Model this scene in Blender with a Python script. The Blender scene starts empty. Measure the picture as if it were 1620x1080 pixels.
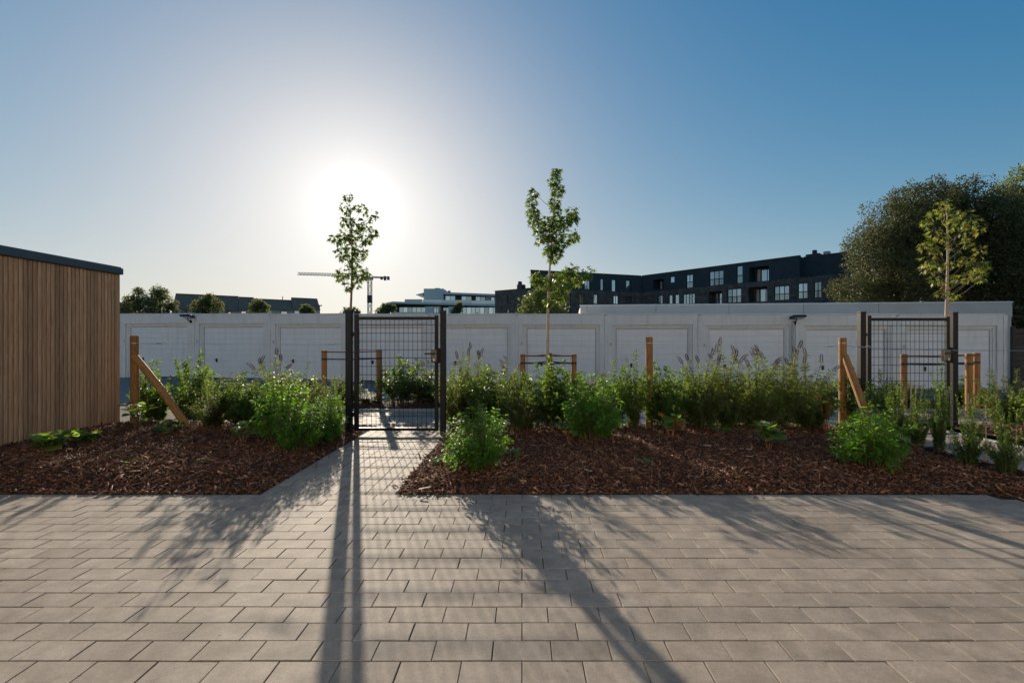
import bpy, math, random
import numpy as np
from mathutils import Vector, Matrix, Quaternion

S = bpy.context.scene
COL = S.collection
R = math.radians
rnd = random.Random(7)

# ------------------------------------------------------------------ camera, sky, sun, exposure
F, CX, CY, EYE = 706.0, 826.0, 540.0, 1.16        # focal length in photo pixels, principal point, eye height
cam_d = bpy.data.cameras.new('camera')
cam_d.sensor_width = 36.0
cam_d.lens = 36.0 * F / 1620.0
cam_d.shift_x = -(CX - 810.0) / 1620.0
cam_d.clip_start, cam_d.clip_end = 0.05, 8000
cam = bpy.data.objects.new('camera', cam_d)
COL.objects.link(cam)
cam.location = (0, 0, EYE)
cam.rotation_euler = (R(90), 0, 0)
S.camera = cam

SUN_DIR = Vector((-0.371, 1.0, 0.300)).normalized()
sun_el = math.asin(SUN_DIR.z)
sun_az = math.atan2(SUN_DIR.x, SUN_DIR.y)          # from +Y towards +X
W = bpy.data.worlds.new('World')
S.world = W
W.use_nodes = True
wn, wl = W.node_tree.nodes, W.node_tree.links
wn.clear()
sky = wn.new('ShaderNodeTexSky')
sky.sky_type = 'NISHITA'
sky.sun_disc = False
sky.sun_elevation = sun_el
sky.sun_rotation = sun_az
sky.altitude = 0
sky.air_density = 1.0
sky.dust_density = 0.6
sky.ozone_density = 2.0
# film-like shoulder on the whole sky: out = A x / (x + B) + K max(x - T, 0)
EXPO = 0.75
def vmath(op, a, b=None):
    n = wn.new('ShaderNodeVectorMath'); n.operation = op
    for i, q in enumerate((a, b)):
        if q is None: continue
        if isinstance(q, tuple): n.inputs[i].default_value = q
        else: wl.new(q, n.inputs[i])
    return n.outputs[0]
x_ = vmath('MULTIPLY', sky.outputs[0], (0.098, 0.101, 0.104))
den = vmath('ADD', x_, (0.466, 0.466, 0.466))
y_ = vmath('DIVIDE', vmath('MULTIPLY', x_, (0.964, 0.964, 0.964)), den)
# bright aureole of the hazy air round the sun, by the angle from the sun's direction
tcw = wn.new('ShaderNodeTexCoord')
dt = wn.new('ShaderNodeVectorMath'); dt.operation = 'DOT_PRODUCT'
wl.new(tcw.outputs['Generated'], dt.inputs[0]); dt.inputs[1].default_value = tuple(SUN_DIR)
def aureole(power, amp, tint):
    mx = wn.new('ShaderNodeMath'); mx.operation = 'MAXIMUM'; wl.new(dt.outputs['Value'], mx.inputs[0]); mx.inputs[1].default_value = 0
    pw = wn.new('ShaderNodeMath'); pw.operation = 'POWER'; wl.new(mx.outputs[0], pw.inputs[0]); pw.inputs[1].default_value = power
    c = wn.new('ShaderNodeCombineXYZ')
    for i in range(3): wl.new(pw.outputs[0], c.inputs[i])
    return vmath('MULTIPLY', c.outputs[0], tuple(amp * t for t in tint))
ex = vmath("ADD", vmath("ADD", aureole(420, 0.26, (1.0, 0.99, 0.95)), aureole(100, 0.17, (1.0, 0.98, 0.94))), aureole(20, 0.13, (1.0, 0.97, 0.95)))
hsv = wn.new('ShaderNodeHueSaturation')
hsv.inputs['Saturation'].default_value = 1.62
wl.new(y_, hsv.inputs['Color'])
tot = vmath('ADD', hsv.outputs[0], ex)
k_ = 1.0 / (0.06 * 2 ** EXPO)
tot = vmath('MULTIPLY', tot, (k_, k_, k_))
bg = wn.new('ShaderNodeBackground')
bg.inputs['Strength'].default_value = 0.06
wo = wn.new('ShaderNodeOutputWorld')
wl.new(tot, bg.inputs['Color'])
wl.new(bg.outputs[0], wo.inputs['Surface'])

sd = bpy.data.lights.new('sun', 'SUN')
sd.energy = 4.5
sd.angle = R(0.55)
sd.color = (1.0, 0.86, 0.68)
so = bpy.data.objects.new('sun', sd)
COL.objects.link(so)
so.location = (-20, 50, 30)
so.rotation_mode = 'QUATERNION'
so.rotation_quaternion = SUN_DIR.to_track_quat('Z', 'Y')

S.view_settings.view_transform = 'Standard'
S.view_settings.look = 'None'
S.view_settings.exposure = EXPO
S.view_settings.gamma = 1.0
S.view_settings.use_curve_mapping = False
S.render.engine = 'CYCLES'
S.cycles.use_denoising = True
S.cycles.max_bounces = 8
S.cycles.transparent_max_bounces = 8
S.cycles.caustics_reflective = False
S.cycles.caustics_refractive = False
S.cycles.sample_clamp_indirect = 6.0


# ------------------------------------------------------------------ helpers
def GX(px, Y): return (px - CX) * Y / F
def GZ(py, Y): return EYE - (py - CY) * Y / F
def GY(py): return EYE * F / (py - CY)


class MB:
    """collects geometry for ONE mesh object"""
    def __init__(s):
        s.v, s.f, s.mi = [], [], []
    def add(s, vs, fs, m=0):
        o = len(s.v)
        s.v.extend([tuple(p) for p in vs])
        s.f.extend([tuple(i + o for i in q) for q in fs])
        s.mi.extend([m] * len(fs))
    def box(s, x0, x1, y0, y1, z0, z1, m=0, T=None):
        vs = [(x0, y0, z0), (x1, y0, z0), (x1, y1, z0), (x0, y1, z0), (x0, y0, z1), (x1, y0, z1), (x1, y1, z1), (x0, y1, z1)]
        if T is not None: vs = [T @ Vector(p) for p in vs]
        s.add(vs, [(0, 3, 2, 1), (4, 5, 6, 7), (0, 1, 5, 4), (1, 2, 6, 5), (2, 3, 7, 6), (3, 0, 4, 7)], m)
    def bbox(s, x0, x1, y0, y1, z0, z1, b, m=0, T=None):
        """box with chamfered edges"""
        vs, fs = [], []
        cx, cy, cz = (x0 + x1) / 2, (y0 + y1) / 2, (z0 + z1) / 2
        idx = {}
        for sx in (0, 1):
            for sy in (0, 1):
                for sz in (0, 1):
                    X, Y, Z = (x0, x1)[sx], (y0, y1)[sy], (z0, z1)[sz]
                    dx, dy, dz = (b, -b)[sx], (b, -b)[sy], (b, -b)[sz]
                    for ax, p in enumerate(((X, Y + dy, Z + dz), (X + dx, Y, Z + dz), (X + dx, Y + dy, Z))):
                        idx[(sx, sy, sz, ax)] = len(vs); vs.append(p)
        I = lambda a, b_, c, ax: idx[(a, b_, c, ax)]
        q = []
        for a in (0, 1):
            q.append([I(a, 0, 0, 0), I(a, 1, 0, 0), I(a, 1, 1, 0), I(a, 0, 1, 0)])
            q.append([I(0, a, 0, 1), I(1, a, 0, 1), I(1, a, 1, 1), I(0, a, 1, 1)])
            q.append([I(0, 0, a, 2), I(1, 0, a, 2), I(1, 1, a, 2), I(0, 1, a, 2)])
            for c in (0, 1):
                q.append([I(0, a, c, 1), I(1, a, c, 1), I(1, a, c, 2), I(0, a, c, 2)])
                q.append([I(a, 0, c, 0), I(a, 1, c, 0), I(a, 1, c, 2), I(a, 0, c, 2)])
                q.append([I(a, c, 0, 0), I(a, c, 1, 0), I(a, c, 1, 1), I(a, c, 0, 1)])
        for a in (0, 1):
            for b2 in (0, 1):
                for c in (0, 1):
                    q.append([I(a, b2, c, 0), I(a, b2, c, 1), I(a, b2, c, 2)])
        C = Vector((cx, cy, cz))
        for f in q:
            P = [Vector(vs[i]) for i in f]
            n = (P[1] - P[0]).cross(P[2] - P[0])
            if n.dot(sum(P, Vector()) / len(P) - C) < 0: f = f[::-1]
            fs.append(tuple(f))
        if T is not None: vs = [T @ Vector(p) for p in vs]
        s.add(vs, fs, m)
    def tube(s, pts, rad, n=8, cap=True, m=0):
        pts = [Vector(p) for p in pts]
        if not hasattr(rad, '__len__'): rad = [rad] * len(pts)
        vs, fs = [], []
        up = None
        for i, p in enumerate(pts):
            t = (pts[min(i + 1, len(pts) - 1)] - pts[max(i - 1, 0)]).normalized()
            if up is None:
                up = t.orthogonal().normalized()
            a = (up - t * up.dot(t))
            a = a.normalized() if a.length > 1e-6 else t.orthogonal().normalized()
            b = t.cross(a)
            up = a
            for k in range(n):
                w = 2 * math.pi * k / n
                vs.append(p + (a * math.cos(w) + b * math.sin(w)) * rad[i])
        for i in range(len(pts) - 1):
            for k in range(n):
                k2 = (k + 1) % n
                fs.append((i * n + k, i * n + k2, (i + 1) * n + k2, (i + 1) * n + k))
        if cap:
            fs.append(tuple(range(n))[::-1])
            fs.append(tuple(range((len(pts) - 1) * n, len(pts) * n)))
        s.add(vs, fs, m)
    def mesh(s, name, mats):
        me = bpy.data.meshes.new(name)
        me.from_pydata(s.v, [], s.f)
        for mm in (mats if isinstance(mats, (list, tuple)) else [mats]): me.materials.append(mm)
        if any(s.mi): me.polygons.foreach_set('material_index', s.mi)
        me.update()
        return me
    def build(s, name, mats, parent=None, smooth=False, loc=None):
        me = s.mesh(name, mats)
        if smooth: me.polygons.foreach_set('use_smooth', [True] * len(me.polygons))
        return link(name, me, parent, loc)


def link(name, data, parent=None, loc=None):
    o = bpy.data.objects.new(name, data)
    COL.objects.link(o)
    if parent is not None: o.parent = parent
    if loc is not None: o.location = loc
    return o

def tag(o, label=None, cat=None, group=None, kind=None):
    if label: o['label'] = label
    if cat: o['category'] = cat
    if group: o['group'] = group
    if kind: o['kind'] = kind
    return o

def thing(name, label, cat, loc=(0, 0, 0), rz=0.0, group=None):
    o = bpy.data.objects.new(name, None)
    COL.objects.link(o)
    o.location = loc
    o.rotation_euler = (0, 0, rz)
    o.empty_display_size = 0.2
    return tag(o, label, cat, group)

def copy_tree(o, parent=None):
    c = o.copy()
    COL.objects.link(c)
    c.parent = parent
    for ch in o.children: copy_tree(ch, c)
    return c

def np_mesh(name, V, T, mat, smooth=False):
    """mesh from numpy arrays of vertices and triangles (or quads)"""
    me = bpy.data.meshes.new(name)
    k = T.shape[1]
    me.vertices.add(len(V)); me.vertices.foreach_set('co', np.ascontiguousarray(V, dtype=np.float32).ravel())
    me.loops.add(T.size); me.loops.foreach_set('vertex_index', np.ascontiguousarray(T, dtype=np.int32).ravel())
    me.polygons.add(len(T)); me.polygons.foreach_set('loop_start', np.arange(0, T.size, k, dtype=np.int32))
    me.materials.append(mat)
    me.update(calc_edges=True)
    if smooth: me.polygons.foreach_set('use_smooth', [True] * len(me.polygons))
    return me


# ------------------------------------------------------------------ materials
def newmat(name):
    m = bpy.data.materials.new(name)
    m.use_nodes = True
    nt = m.node_tree
    b = nt.nodes['Principled BSDF']
    return m, nt, b

def N(nt, t, **kw):
    n = nt.nodes.new(t)
    for k, v in kw.items():
        if k in n.inputs: n.inputs[k].default_value = v
        else: setattr(n, k, v)
    return n

def ramp(nt, cols, pos=None):
    n = nt.nodes.new('ShaderNodeValToRGB')
    e = n.color_ramp.elements
    while len(e) < len(cols): e.new(0.5)
    for i, c in enumerate(cols):
        e[i].position = pos[i] if pos else i / (len(cols) - 1)
        e[i].color = (*c, 1)
    return n

def rand_value(nt):
    """a random number per object and per loose piece"""
    oi = N(nt, 'ShaderNodeObjectInfo')
    ge = N(nt, 'ShaderNodeNewGeometry')
    ad = N(nt, 'ShaderNodeMath', operation='ADD')
    fr = N(nt, 'ShaderNodeMath', operation='FRACT')
    nt.links.new(oi.outputs['Random'], ad.inputs[0]); nt.links.new(ge.outputs['Random Per Island'], ad.inputs[1])
    nt.links.new(ad.outputs[0], fr.inputs[0])
    return fr.outputs[0]

def noise_mat(name, c0, c1, scale=8, rough=0.7, bump=0.0, bscale=60, coord='Object', stretch=None, metal=0.0, rand=0.0, detail=6, spec=0.5):
    m, nt, b = newmat(name)
    L = nt.links
    tc = N(nt, 'ShaderNodeTexCoord')
    src = tc.outputs[coord]
    if coord == 'World':
        pass
    if stretch:
        mp = N(nt, 'ShaderNodeMapping'); mp.inputs['Scale'].default_value = stretch
        L.new(src, mp.inputs['Vector']); src = mp.outputs[0]
    oi = N(nt, 'ShaderNodeObjectInfo')
    va = N(nt, 'ShaderNodeVectorMath', operation='ADD')
    ml = N(nt, 'ShaderNodeMath', operation='MULTIPLY'); ml.inputs[1].default_value = 37.0
    L.new(oi.outputs['Random'], ml.inputs[0]); L.new(src, va.inputs[0]); L.new(ml.outputs[0], va.inputs[1])
    nz = N(nt, 'ShaderNodeTexNoise', Scale=scale, Detail=detail, Roughness=0.65)
    L.new(va.outputs[0], nz.inputs['Vector'])
    rp = ramp(nt, [c0, c1], [0.3, 0.7])
    L.new(nz.outputs['Fac'], rp.inputs[0])
    col = rp.outputs[0]
    if rand > 0:
        rv = rand_value(nt)
        mr = N(nt, 'ShaderNodeMapRange'); mr.inputs['To Min'].default_value = 1 - rand; mr.inputs['To Max'].default_value = 1 + rand
        L.new(rv, mr.inputs['Value'])
        hs = N(nt, 'ShaderNodeHueSaturation'); L.new(mr.outputs[0], hs.inputs['Value']); L.new(col, hs.inputs['Color']); col = hs.outputs[0]
    L.new(col, b.inputs['Base Color'])
    b.inputs['Roughness'].default_value = rough
    b.inputs['Metallic'].default_value = metal
    b.inputs['Specular IOR Level'].default_value = spec
    if bump > 0:
        n2 = N(nt, 'ShaderNodeTexNoise', Scale=bscale, Detail=5)
        L.new(va.outputs[0], n2.inputs['Vector'])
        bp = N(nt, 'ShaderNodeBump', Strength=bump); bp.inputs['Distance'].default_value = 0.01
        L.new(n2.outputs['Fac'], bp.inputs['Height']); L.new(bp.outputs[0], b.inputs['Normal'])
    return m

def leaf_mat(name, cols, trans=0.4, rough=0.42, tcol=(0.30, 0.45, 0.04), spec=0.5):
    m, nt, b = newmat(name)
    L = nt.links
    rv = rand_value(nt)
    rp = ramp(nt, cols)
    L.new(rv, rp.inputs[0])
    L.new(rp.outputs[0], b.inputs['Base Color'])
    b.inputs['Roughness'].default_value = rough
    b.inputs['Specular IOR Level'].default_value = spec
    tr = N(nt, 'ShaderNodeBsdfTranslucent')
    mx = N(nt, 'ShaderNodeMix', data_type='RGBA', blend_type='MIX')
    mx.inputs['Factor'].default_value = 0.6
    L.new(rp.outputs[0], mx.inputs['A']); mx.inputs['B'].default_value = (*tcol, 1)
    L.new(mx.outputs['Result'], tr.inputs['Color'])
    ms = N(nt, 'ShaderNodeMixShader'); ms.inputs[0].default_value = trans
    L.new(b.outputs[0], ms.inputs[1]); L.new(tr.outputs[0], ms.inputs[2])
    L.new(ms.outputs[0], nt.nodes['Material Output'].inputs['Surface'])
    return m

def paver_mat():
    m, nt, b = newmat('concrete_paver')
    L = nt.links
    ge = N(nt, 'ShaderNodeNewGeometry')
    rv = rand_value(nt)
    ml = N(nt, 'ShaderNodeMath', operation='MULTIPLY'); ml.inputs[1].default_value = 50
    L.new(rv, ml.inputs[0])
    va = N(nt, 'ShaderNodeVectorMath', operation='ADD'); L.new(ge.outputs['Position'], va.inputs[0]); L.new(ml.outputs[0], va.inputs[1])
    base = ramp(nt, [(0.300, 0.247, 0.198), (0.330, 0.274, 0.220), (0.358, 0.298, 0.240)]); L.new(rv, base.inputs[0])
    blot = N(nt, 'ShaderNodeTexNoise', Scale=9, Detail=5, Roughness=0.6); L.new(va.outputs[0], blot.inputs['Vector'])
    r1 = ramp(nt, [(0.74, 0.74, 0.74), (1.16, 1.16, 1.16)], [0.3, 0.72]); L.new(blot.outputs['Fac'], r1.inputs[0])
    m1 = N(nt, 'ShaderNodeMix', data_type='RGBA', blend_type='MULTIPLY'); m1.inputs['Factor'].default_value = 1
    L.new(base.outputs[0], m1.inputs['A']); L.new(r1.outputs[0], m1.inputs['B'])
    fine = N(nt, 'ShaderNodeTexNoise', Scale=260, Detail=3, Roughness=0.7); L.new(ge.outputs['Position'], fine.inputs['Vector'])
    r2 = ramp(nt, [(0.72, 0.72, 0.72), (1.0, 1.0, 1.0), (1.22, 1.22, 1.22)], [0.3, 0.5, 0.72]); L.new(fine.outputs['Fac'], r2.inputs[0])
    m2 = N(nt, 'ShaderNodeMix', data_type='RGBA', blend_type='MULTIPLY'); m2.inputs['Factor'].default_value = 0.75
    L.new(m1.outputs['Result'], m2.inputs['A']); L.new(r2.outputs[0], m2.inputs['B'])
    st = N(nt, 'ShaderNodeTexNoise', Scale=26, Detail=4, Roughness=0.75); L.new(ge.outputs['Position'], st.inputs['Vector'])
    r3 = ramp(nt, [(0, 0, 0), (1, 1, 1)], [0.66, 0.78]); L.new(st.outputs['Fac'], r3.inputs[0])
    sf = N(nt, 'ShaderNodeMath', operation='MULTIPLY'); sf.inputs[1].default_value = 0.55; L.new(r3.outputs[0], sf.inputs[0])
    m3 = N(nt, 'ShaderNodeMix', data_type='RGBA'); L.new(sf.outputs[0], m3.inputs['Factor'])
    L.new(m2.outputs['Result'], m3.inputs['A']); m3.inputs['B'].default_value = (0.11, 0.095, 0.08, 1)
    gr = N(nt, 'ShaderNodeTexNoise', Scale=75, Detail=4, Roughness=0.8); L.new(ge.outputs['Position'], gr.inputs['Vector'])
    r6 = ramp(nt, [(0.70, 0.69, 0.67), (1, 1, 1), (1.22, 1.22, 1.22)], [0.30, 0.5, 0.70]); L.new(gr.outputs['Fac'], r6.inputs[0])
    m6 = N(nt, 'ShaderNodeMix', data_type='RGBA', blend_type='MULTIPLY'); m6.inputs['Factor'].default_value = 0.65
    L.new(m3.outputs['Result'], m6.inputs['A']); L.new(r6.outputs[0], m6.inputs['B']); m3 = m6
    big = N(nt, 'ShaderNodeTexNoise', Scale=1.3, Detail=6, Roughness=0.62); L.new(ge.outputs['Position'], big.inputs['Vector'])
    r4 = ramp(nt, [(0.80, 0.79, 0.78), (1.0, 1.0, 1.0), (1.10, 1.10, 1.09)], [0.3, 0.5, 0.75]); L.new(big.outputs['Fac'], r4.inputs[0])
    m4 = N(nt, 'ShaderNodeMix', data_type='RGBA', blend_type='MULTIPLY'); m4.inputs['Factor'].default_value = 1
    L.new(m3.outputs['Result'], m4.inputs['A']); L.new(r4.outputs[0], m4.inputs['B'])
    vo = N(nt, 'ShaderNodeTexVoronoi', Scale=7.0); L.new(ge.outputs['Position'], vo.inputs['Vector'])
    r5 = ramp(nt, [(0.45, 0.42, 0.38), (1, 1, 1)], [0.03, 0.055]); L.new(vo.outputs['Distance'], r5.inputs[0])
    m5 = N(nt, 'ShaderNodeMix', data_type='RGBA', blend_type='MULTIPLY'); m5.inputs['Factor'].default_value = 0.7
    L.new(m4.outputs['Result'], m5.inputs['A']); L.new(r5.outputs[0], m5.inputs['B'])
    L.new(m5.outputs['Result'], b.inputs['Base Color'])
    b.inputs['Roughness'].default_value = 0.76
    b.inputs['Specular IOR Level'].default_value = 0.24
    bp = N(nt, 'ShaderNodeBump', Strength=0.5); bp.inputs['Distance'].default_value = 0.0015
    L.new(fine.outputs['Fac'], bp.inputs['Height']); L.new(bp.outputs[0], b.inputs['Normal'])
    return m

def glass_mat(name, tint=(0.02, 0.03, 0.035), refl=0.5):
    m, nt, b = newmat(name)
    L = nt.links
    b.inputs['Base Color'].default_value = (*tint, 1)
    b.inputs['Roughness'].default_value = 0.35
    gl = N(nt, 'ShaderNodeBsdfGlossy', Roughness=0.03)
    gl.inputs['Color'].default_value = (0.85, 0.92, 1.0, 1)
    oi = N(nt, 'ShaderNodeObjectInfo')
    mr = N(nt, 'ShaderNodeMapRange'); mr.inputs['To Min'].default_value = refl * 0.55; mr.inputs['To Max'].default_value = refl * 1.25
    L.new(oi.outputs['Random'], mr.inputs['Value'])
    ms = N(nt, 'ShaderNodeMixShader'); L.new(mr.outputs[0], ms.inputs[0])
    L.new(b.outputs[0], ms.inputs[1]); L.new(gl.outputs[0], ms.inputs[2])
    L.new(ms.outputs[0], nt.nodes['Material Output'].inputs['Surface'])
    return m

def brick_mat(name, c0, c1, cm, scale):
    m, nt, b = newmat(name)
    L = nt.links
    tc = N(nt, 'ShaderNodeTexCoord')
    sx = N(nt, 'ShaderNodeSeparateXYZ'); L.new(tc.outputs['Object'], sx.inputs[0])
    cb = N(nt, 'ShaderNodeCombineXYZ'); L.new(sx.outputs['X'], cb.inputs[0]); L.new(sx.outputs['Z'], cb.inputs[1])
    br = N(nt, 'ShaderNodeTexBrick', Scale=scale)
    br.inputs['Color1'].default_value = (*c0, 1); br.inputs['Color2'].default_value = (*c1, 1); br.inputs['Mortar'].default_value = (*cm, 1)
    br.inputs['Mortar Size'].default_value = 0.012
    br.inputs['Brick Width'].default_value = 0.6
    br.inputs['Row Height'].default_value = 0.2
    L.new(cb.outputs[0], br.inputs['Vector'])
    nz = N(nt, 'ShaderNodeTexNoise', Scale=1.6, Detail=6); L.new(tc.outputs['Object'], nz.inputs['Vector'])
    r1 = ramp(nt, [(0.6, 0.6, 0.6), (1.4, 1.4, 1.4)], [0.3, 0.7]); L.new(nz.outputs['Fac'], r1.inputs[0])
    m1 = N(nt, 'ShaderNodeMix', data_type='RGBA', blend_type='MULTIPLY'); m1.inputs['Factor'].default_value = 1
    L.new(br.outputs['Color'], m1.inputs['A']); L.new(r1.outputs[0], m1.inputs['B'])
    L.new(m1.outputs['Result'], b.inputs['Base Color'])
    b.inputs['Roughness'].default_value = 0.85
    return m

M = {}
M['paver'] = paver_mat()
M['sand'] = noise_mat('joint_sand', (0.045, 0.035, 0.026), (0.10, 0.078, 0.058), 60, 0.95, 0.5, 200)
M['soil'] = noise_mat('dark_soil', (0.012, 0.007, 0.005), (0.045, 0.024, 0.015), 40, 0.95, 0.8, 120)
M['asphalt'] = noise_mat('asphalt', (0.10, 0.105, 0.11), (0.17, 0.175, 0.18), 3, 0.85, 0.5, 300)
M['kerb'] = noise_mat('kerb_concrete', (0.34, 0.33, 0.31), (0.46, 0.45, 0.42), 20, 0.8, 0.3, 150)
M['ground'] = noise_mat('ground', (0.10, 0.11, 0.07), (0.16, 0.15, 0.10), 0.3, 0.95)
M['slat'] = noise_mat('larch_slat', (0.36, 0.19, 0.10), (0.62, 0.38, 0.23), 7, 0.7, 0.25, 40, stretch=(14, 14, 0.7), rand=0.26, spec=0.25)
M['batten'] = noise_mat('dark_batten', (0.06, 0.03, 0.02), (0.09, 0.05, 0.035), 10, 0.9)
M['post'] = noise_mat('treated_pine', (0.17, 0.075, 0.024), (0.45, 0.228, 0.08), 7, 0.7, 0.4, 40, stretch=(12, 12, 1.2), rand=0.15, spec=0.25)
M['fascia'] = noise_mat('slate_blue_fascia', (0.05, 0.068, 0.085), (0.06, 0.08, 0.10), 4, 0.45)
M['steel'] = noise_mat('anthracite_steel', (0.007, 0.0072, 0.0078), (0.014, 0.014, 0.0145), 30, 0.5, 0.1, 200, spec=0.2)
M['galv'] = noise_mat('bronze_lock_metal', (0.09, 0.075, 0.065), (0.14, 0.12, 0.10), 30, 0.35, metal=0.7)
M['wire'] = noise_mat('galvanised_wire', (0.45, 0.45, 0.45), (0.6, 0.6, 0.6), 30, 0.35, metal=0.9)
M['black'] = noise_mat('black_rubber', (0.012, 0.012, 0.013), (0.022, 0.022, 0.024), 30, 0.55)
M['rust'] = noise_mat('red_brown_strap', (0.14, 0.05, 0.025), (0.22, 0.09, 0.045), 30, 0.6)
M['white'] = noise_mat('white_garage_render', (0.66, 0.645, 0.63), (0.74, 0.725, 0.71), 2.5, 0.7, 0.12, 140)
M['whitedoor'] = noise_mat('white_steel_door', (0.70, 0.70, 0.715), (0.76, 0.76, 0.775), 3, 0.42, 0.05, 90, rand=0.02)
M['facade'] = noise_mat('pale_render', (0.58, 0.57, 0.55), (0.66, 0.65, 0.63), 2, 0.85, 0.1, 120)
def weathered(name, c0, c1, rough, bump):
    m = noise_mat(name, c0, c1, 2.5, rough, bump, 140)
    nt = m.node_tree; b = nt.nodes['Principled BSDF']; L = nt.links
    src = b.inputs['Base Color'].links[0].from_socket
    ge = N(nt, 'ShaderNodeNewGeometry')
    mp = N(nt, 'ShaderNodeMapping'); mp.inputs['Scale'].default_value = (3.2, 3.2, 0.32); L.new(ge.outputs['Position'], mp.inputs['Vector'])
    nz = N(nt, 'ShaderNodeTexNoise', Scale=2.2, Detail=7, Roughness=0.7); L.new(mp.outputs[0], nz.inputs['Vector'])
    rp = ramp(nt, [(1, 1, 1), (0.97, 0.965, 0.955), (0.78, 0.765, 0.74)], [0.42, 0.56, 0.78]); L.new(nz.outputs['Fac'], rp.inputs[0])
    mx = N(nt, 'ShaderNodeMix', data_type='RGBA', blend_type='MULTIPLY'); mx.inputs['Factor'].default_value = 1
    L.new(src, mx.inputs['A']); L.new(rp.outputs[0], mx.inputs['B']); L.new(mx.outputs['Result'], b.inputs['Base Color'])
    return m
M['white'] = weathered('white_garage_render', (0.68, 0.665, 0.65), (0.76, 0.745, 0.73), 0.7, 0.12)
M['whitedoor'] = weathered('white_steel_door', (0.73, 0.73, 0.745), (0.79, 0.79, 0.805), 0.42, 0.05)
M['beige'] = noise_mat('beige_render', (0.46, 0.44, 0.41), (0.54, 0.51, 0.48), 1.5, 0.8, 0.1, 120)
M['zinc'] = noise_mat('black_zinc', (0.028, 0.043, 0.055), (0.042, 0.060, 0.072), 1.2, 0.75, spec=0.2)
M['dbrick'] = brick_mat('dark_brick', (0.055, 0.050, 0.050), (0.125, 0.11, 0.105), (0.04, 0.038, 0.038), 3.2)
M['slate'] = noise_mat('slate_roof', (0.25, 0.135, 0.090), (0.34, 0.19, 0.13), 1.2, 0.85, stretch=(1, 1, 6), spec=0.2)
M['housewall'] = noise_mat('pale_house_wall', (0.42, 0.44, 0.46), (0.52, 0.54, 0.56), 1, 0.85)
M['concrete'] = noise_mat('pale_concrete', (0.50, 0.53, 0.55), (0.60, 0.63, 0.65), 0.6, 0.8)
M['darkwall'] = noise_mat('brown_wall_panel', (0.05, 0.042, 0.04), (0.09, 0.075, 0.07), 1, 0.7)
M['glass'] = glass_mat('window_glass', refl=0.55)
M['railglass'] = glass_mat('rail_glass', (0.12, 0.14, 0.15), 0.3)
M['frame'] = noise_mat('dark_window_frame', (0.02, 0.022, 0.024), (0.03, 0.032, 0.034), 5, 0.5)
M['crane'] = noise_mat('crane_steel', (0.22, 0.17, 0.16), (0.30, 0.24, 0.22), 0.3, 0.6)
M['plank'] = noise_mat('dark_stained_plank', (0.035, 0.024, 0.02), (0.075, 0.05, 0.04), 6, 0.8, 0.3, 40, stretch=(1, 10, 10), rand=0.25)
M['bark'] = noise_mat('young_bark', (0.16, 0.10, 0.065), (0.30, 0.205, 0.14), 30, 0.8, 0.4, 80, stretch=(1, 1, 0.3))
M['palebark'] = noise_mat('pale_bark', (0.34, 0.25, 0.18), (0.50, 0.39, 0.29), 30, 0.75, 0.4, 80, stretch=(1, 1, 0.3))
M['oldbark'] = noise_mat('old_bark', (0.05, 0.035, 0.026), (0.10, 0.075, 0.055), 8, 0.9, 0.5, 30)
M['stem'] = noise_mat('shrub_stem', (0.09, 0.065, 0.035), (0.19, 0.14, 0.075), 30, 0.75)
M['redstem'] = noise_mat('red_stem', (0.22, 0.07, 0.035), (0.36, 0.13, 0.06), 30, 0.6)
M['cane'] = noise_mat('bamboo_cane', (0.42, 0.30, 0.17), (0.56, 0.42, 0.26), 30, 0.6)
M['chip'] = leaf_mat('bark_chip', [(0.045, 0.017, 0.009), (0.12, 0.047, 0.024), (0.20, 0.083, 0.043), (0.085, 0.034, 0.018), (0.40, 0.22, 0.135), (0.15, 0.06, 0.031), (0.07, 0.032, 0.020)], 0.0, 0.8, spec=0.18)
M['palechip'] = noise_mat('pale_wood_chip', (0.42, 0.26, 0.15), (0.6, 0.42, 0.27), 30, 0.6)
M['choisya'] = leaf_mat('bright_leaf', [(0.035, 0.11, 0.016), (0.06, 0.17, 0.022), (0.10, 0.23, 0.028), (0.16, 0.29, 0.035)], 0.5, 0.5, (0.34, 0.68, 0.035), 0.3)
M['privet'] = leaf_mat('dark_leaf', [(0.026, 0.062, 0.017), (0.045, 0.098, 0.022), (0.075, 0.13, 0.030)], 0.46, 0.5, (0.34, 0.52, 0.045), 0.32)
M['olive'] = leaf_mat('olive_leaf', [(0.05, 0.08, 0.026), (0.08, 0.125, 0.034), (0.115, 0.155, 0.05), (0.10, 0.085, 0.035)], 0.46, 0.55, (0.40, 0.50, 0.07), 0.25)
M['hydrangea'] = leaf_mat('broad_leaf', [(0.08, 0.16, 0.045), (0.13, 0.24, 0.06), (0.20, 0.30, 0.08)], 0.48, 0.5, (0.45, 0.62, 0.08), 0.2)
M['autumn'] = leaf_mat('autumn_leaf', [(0.30, 0.10, 0.03), (0.42, 0.16, 0.04), (0.36, 0.07, 0.035), (0.40, 0.26, 0.06)], 0.45, 0.5, (0.7, 0.22, 0.03), 0.4)
M['sweetgum'] = leaf_mat('sweetgum_leaf', [(0.04, 0.085, 0.016), (0.06, 0.12, 0.022), (0.09, 0.155, 0.028), (0.13, 0.185, 0.036)], 0.32, 0.5, (0.32, 0.44, 0.04), 0.35)
M['sweetgum2'] = leaf_mat('yellowing_leaf', [(0.07, 0.12, 0.022), (0.11, 0.165, 0.03), (0.16, 0.20, 0.035), (0.21, 0.20, 0.05), (0.10, 0.15, 0.028), (0.28, 0.10, 0.05), (0.09, 0.14, 0.026), (0.13, 0.18, 0.03)], 0.38, 0.5, (0.42, 0.48, 0.05), 0.3)
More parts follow.
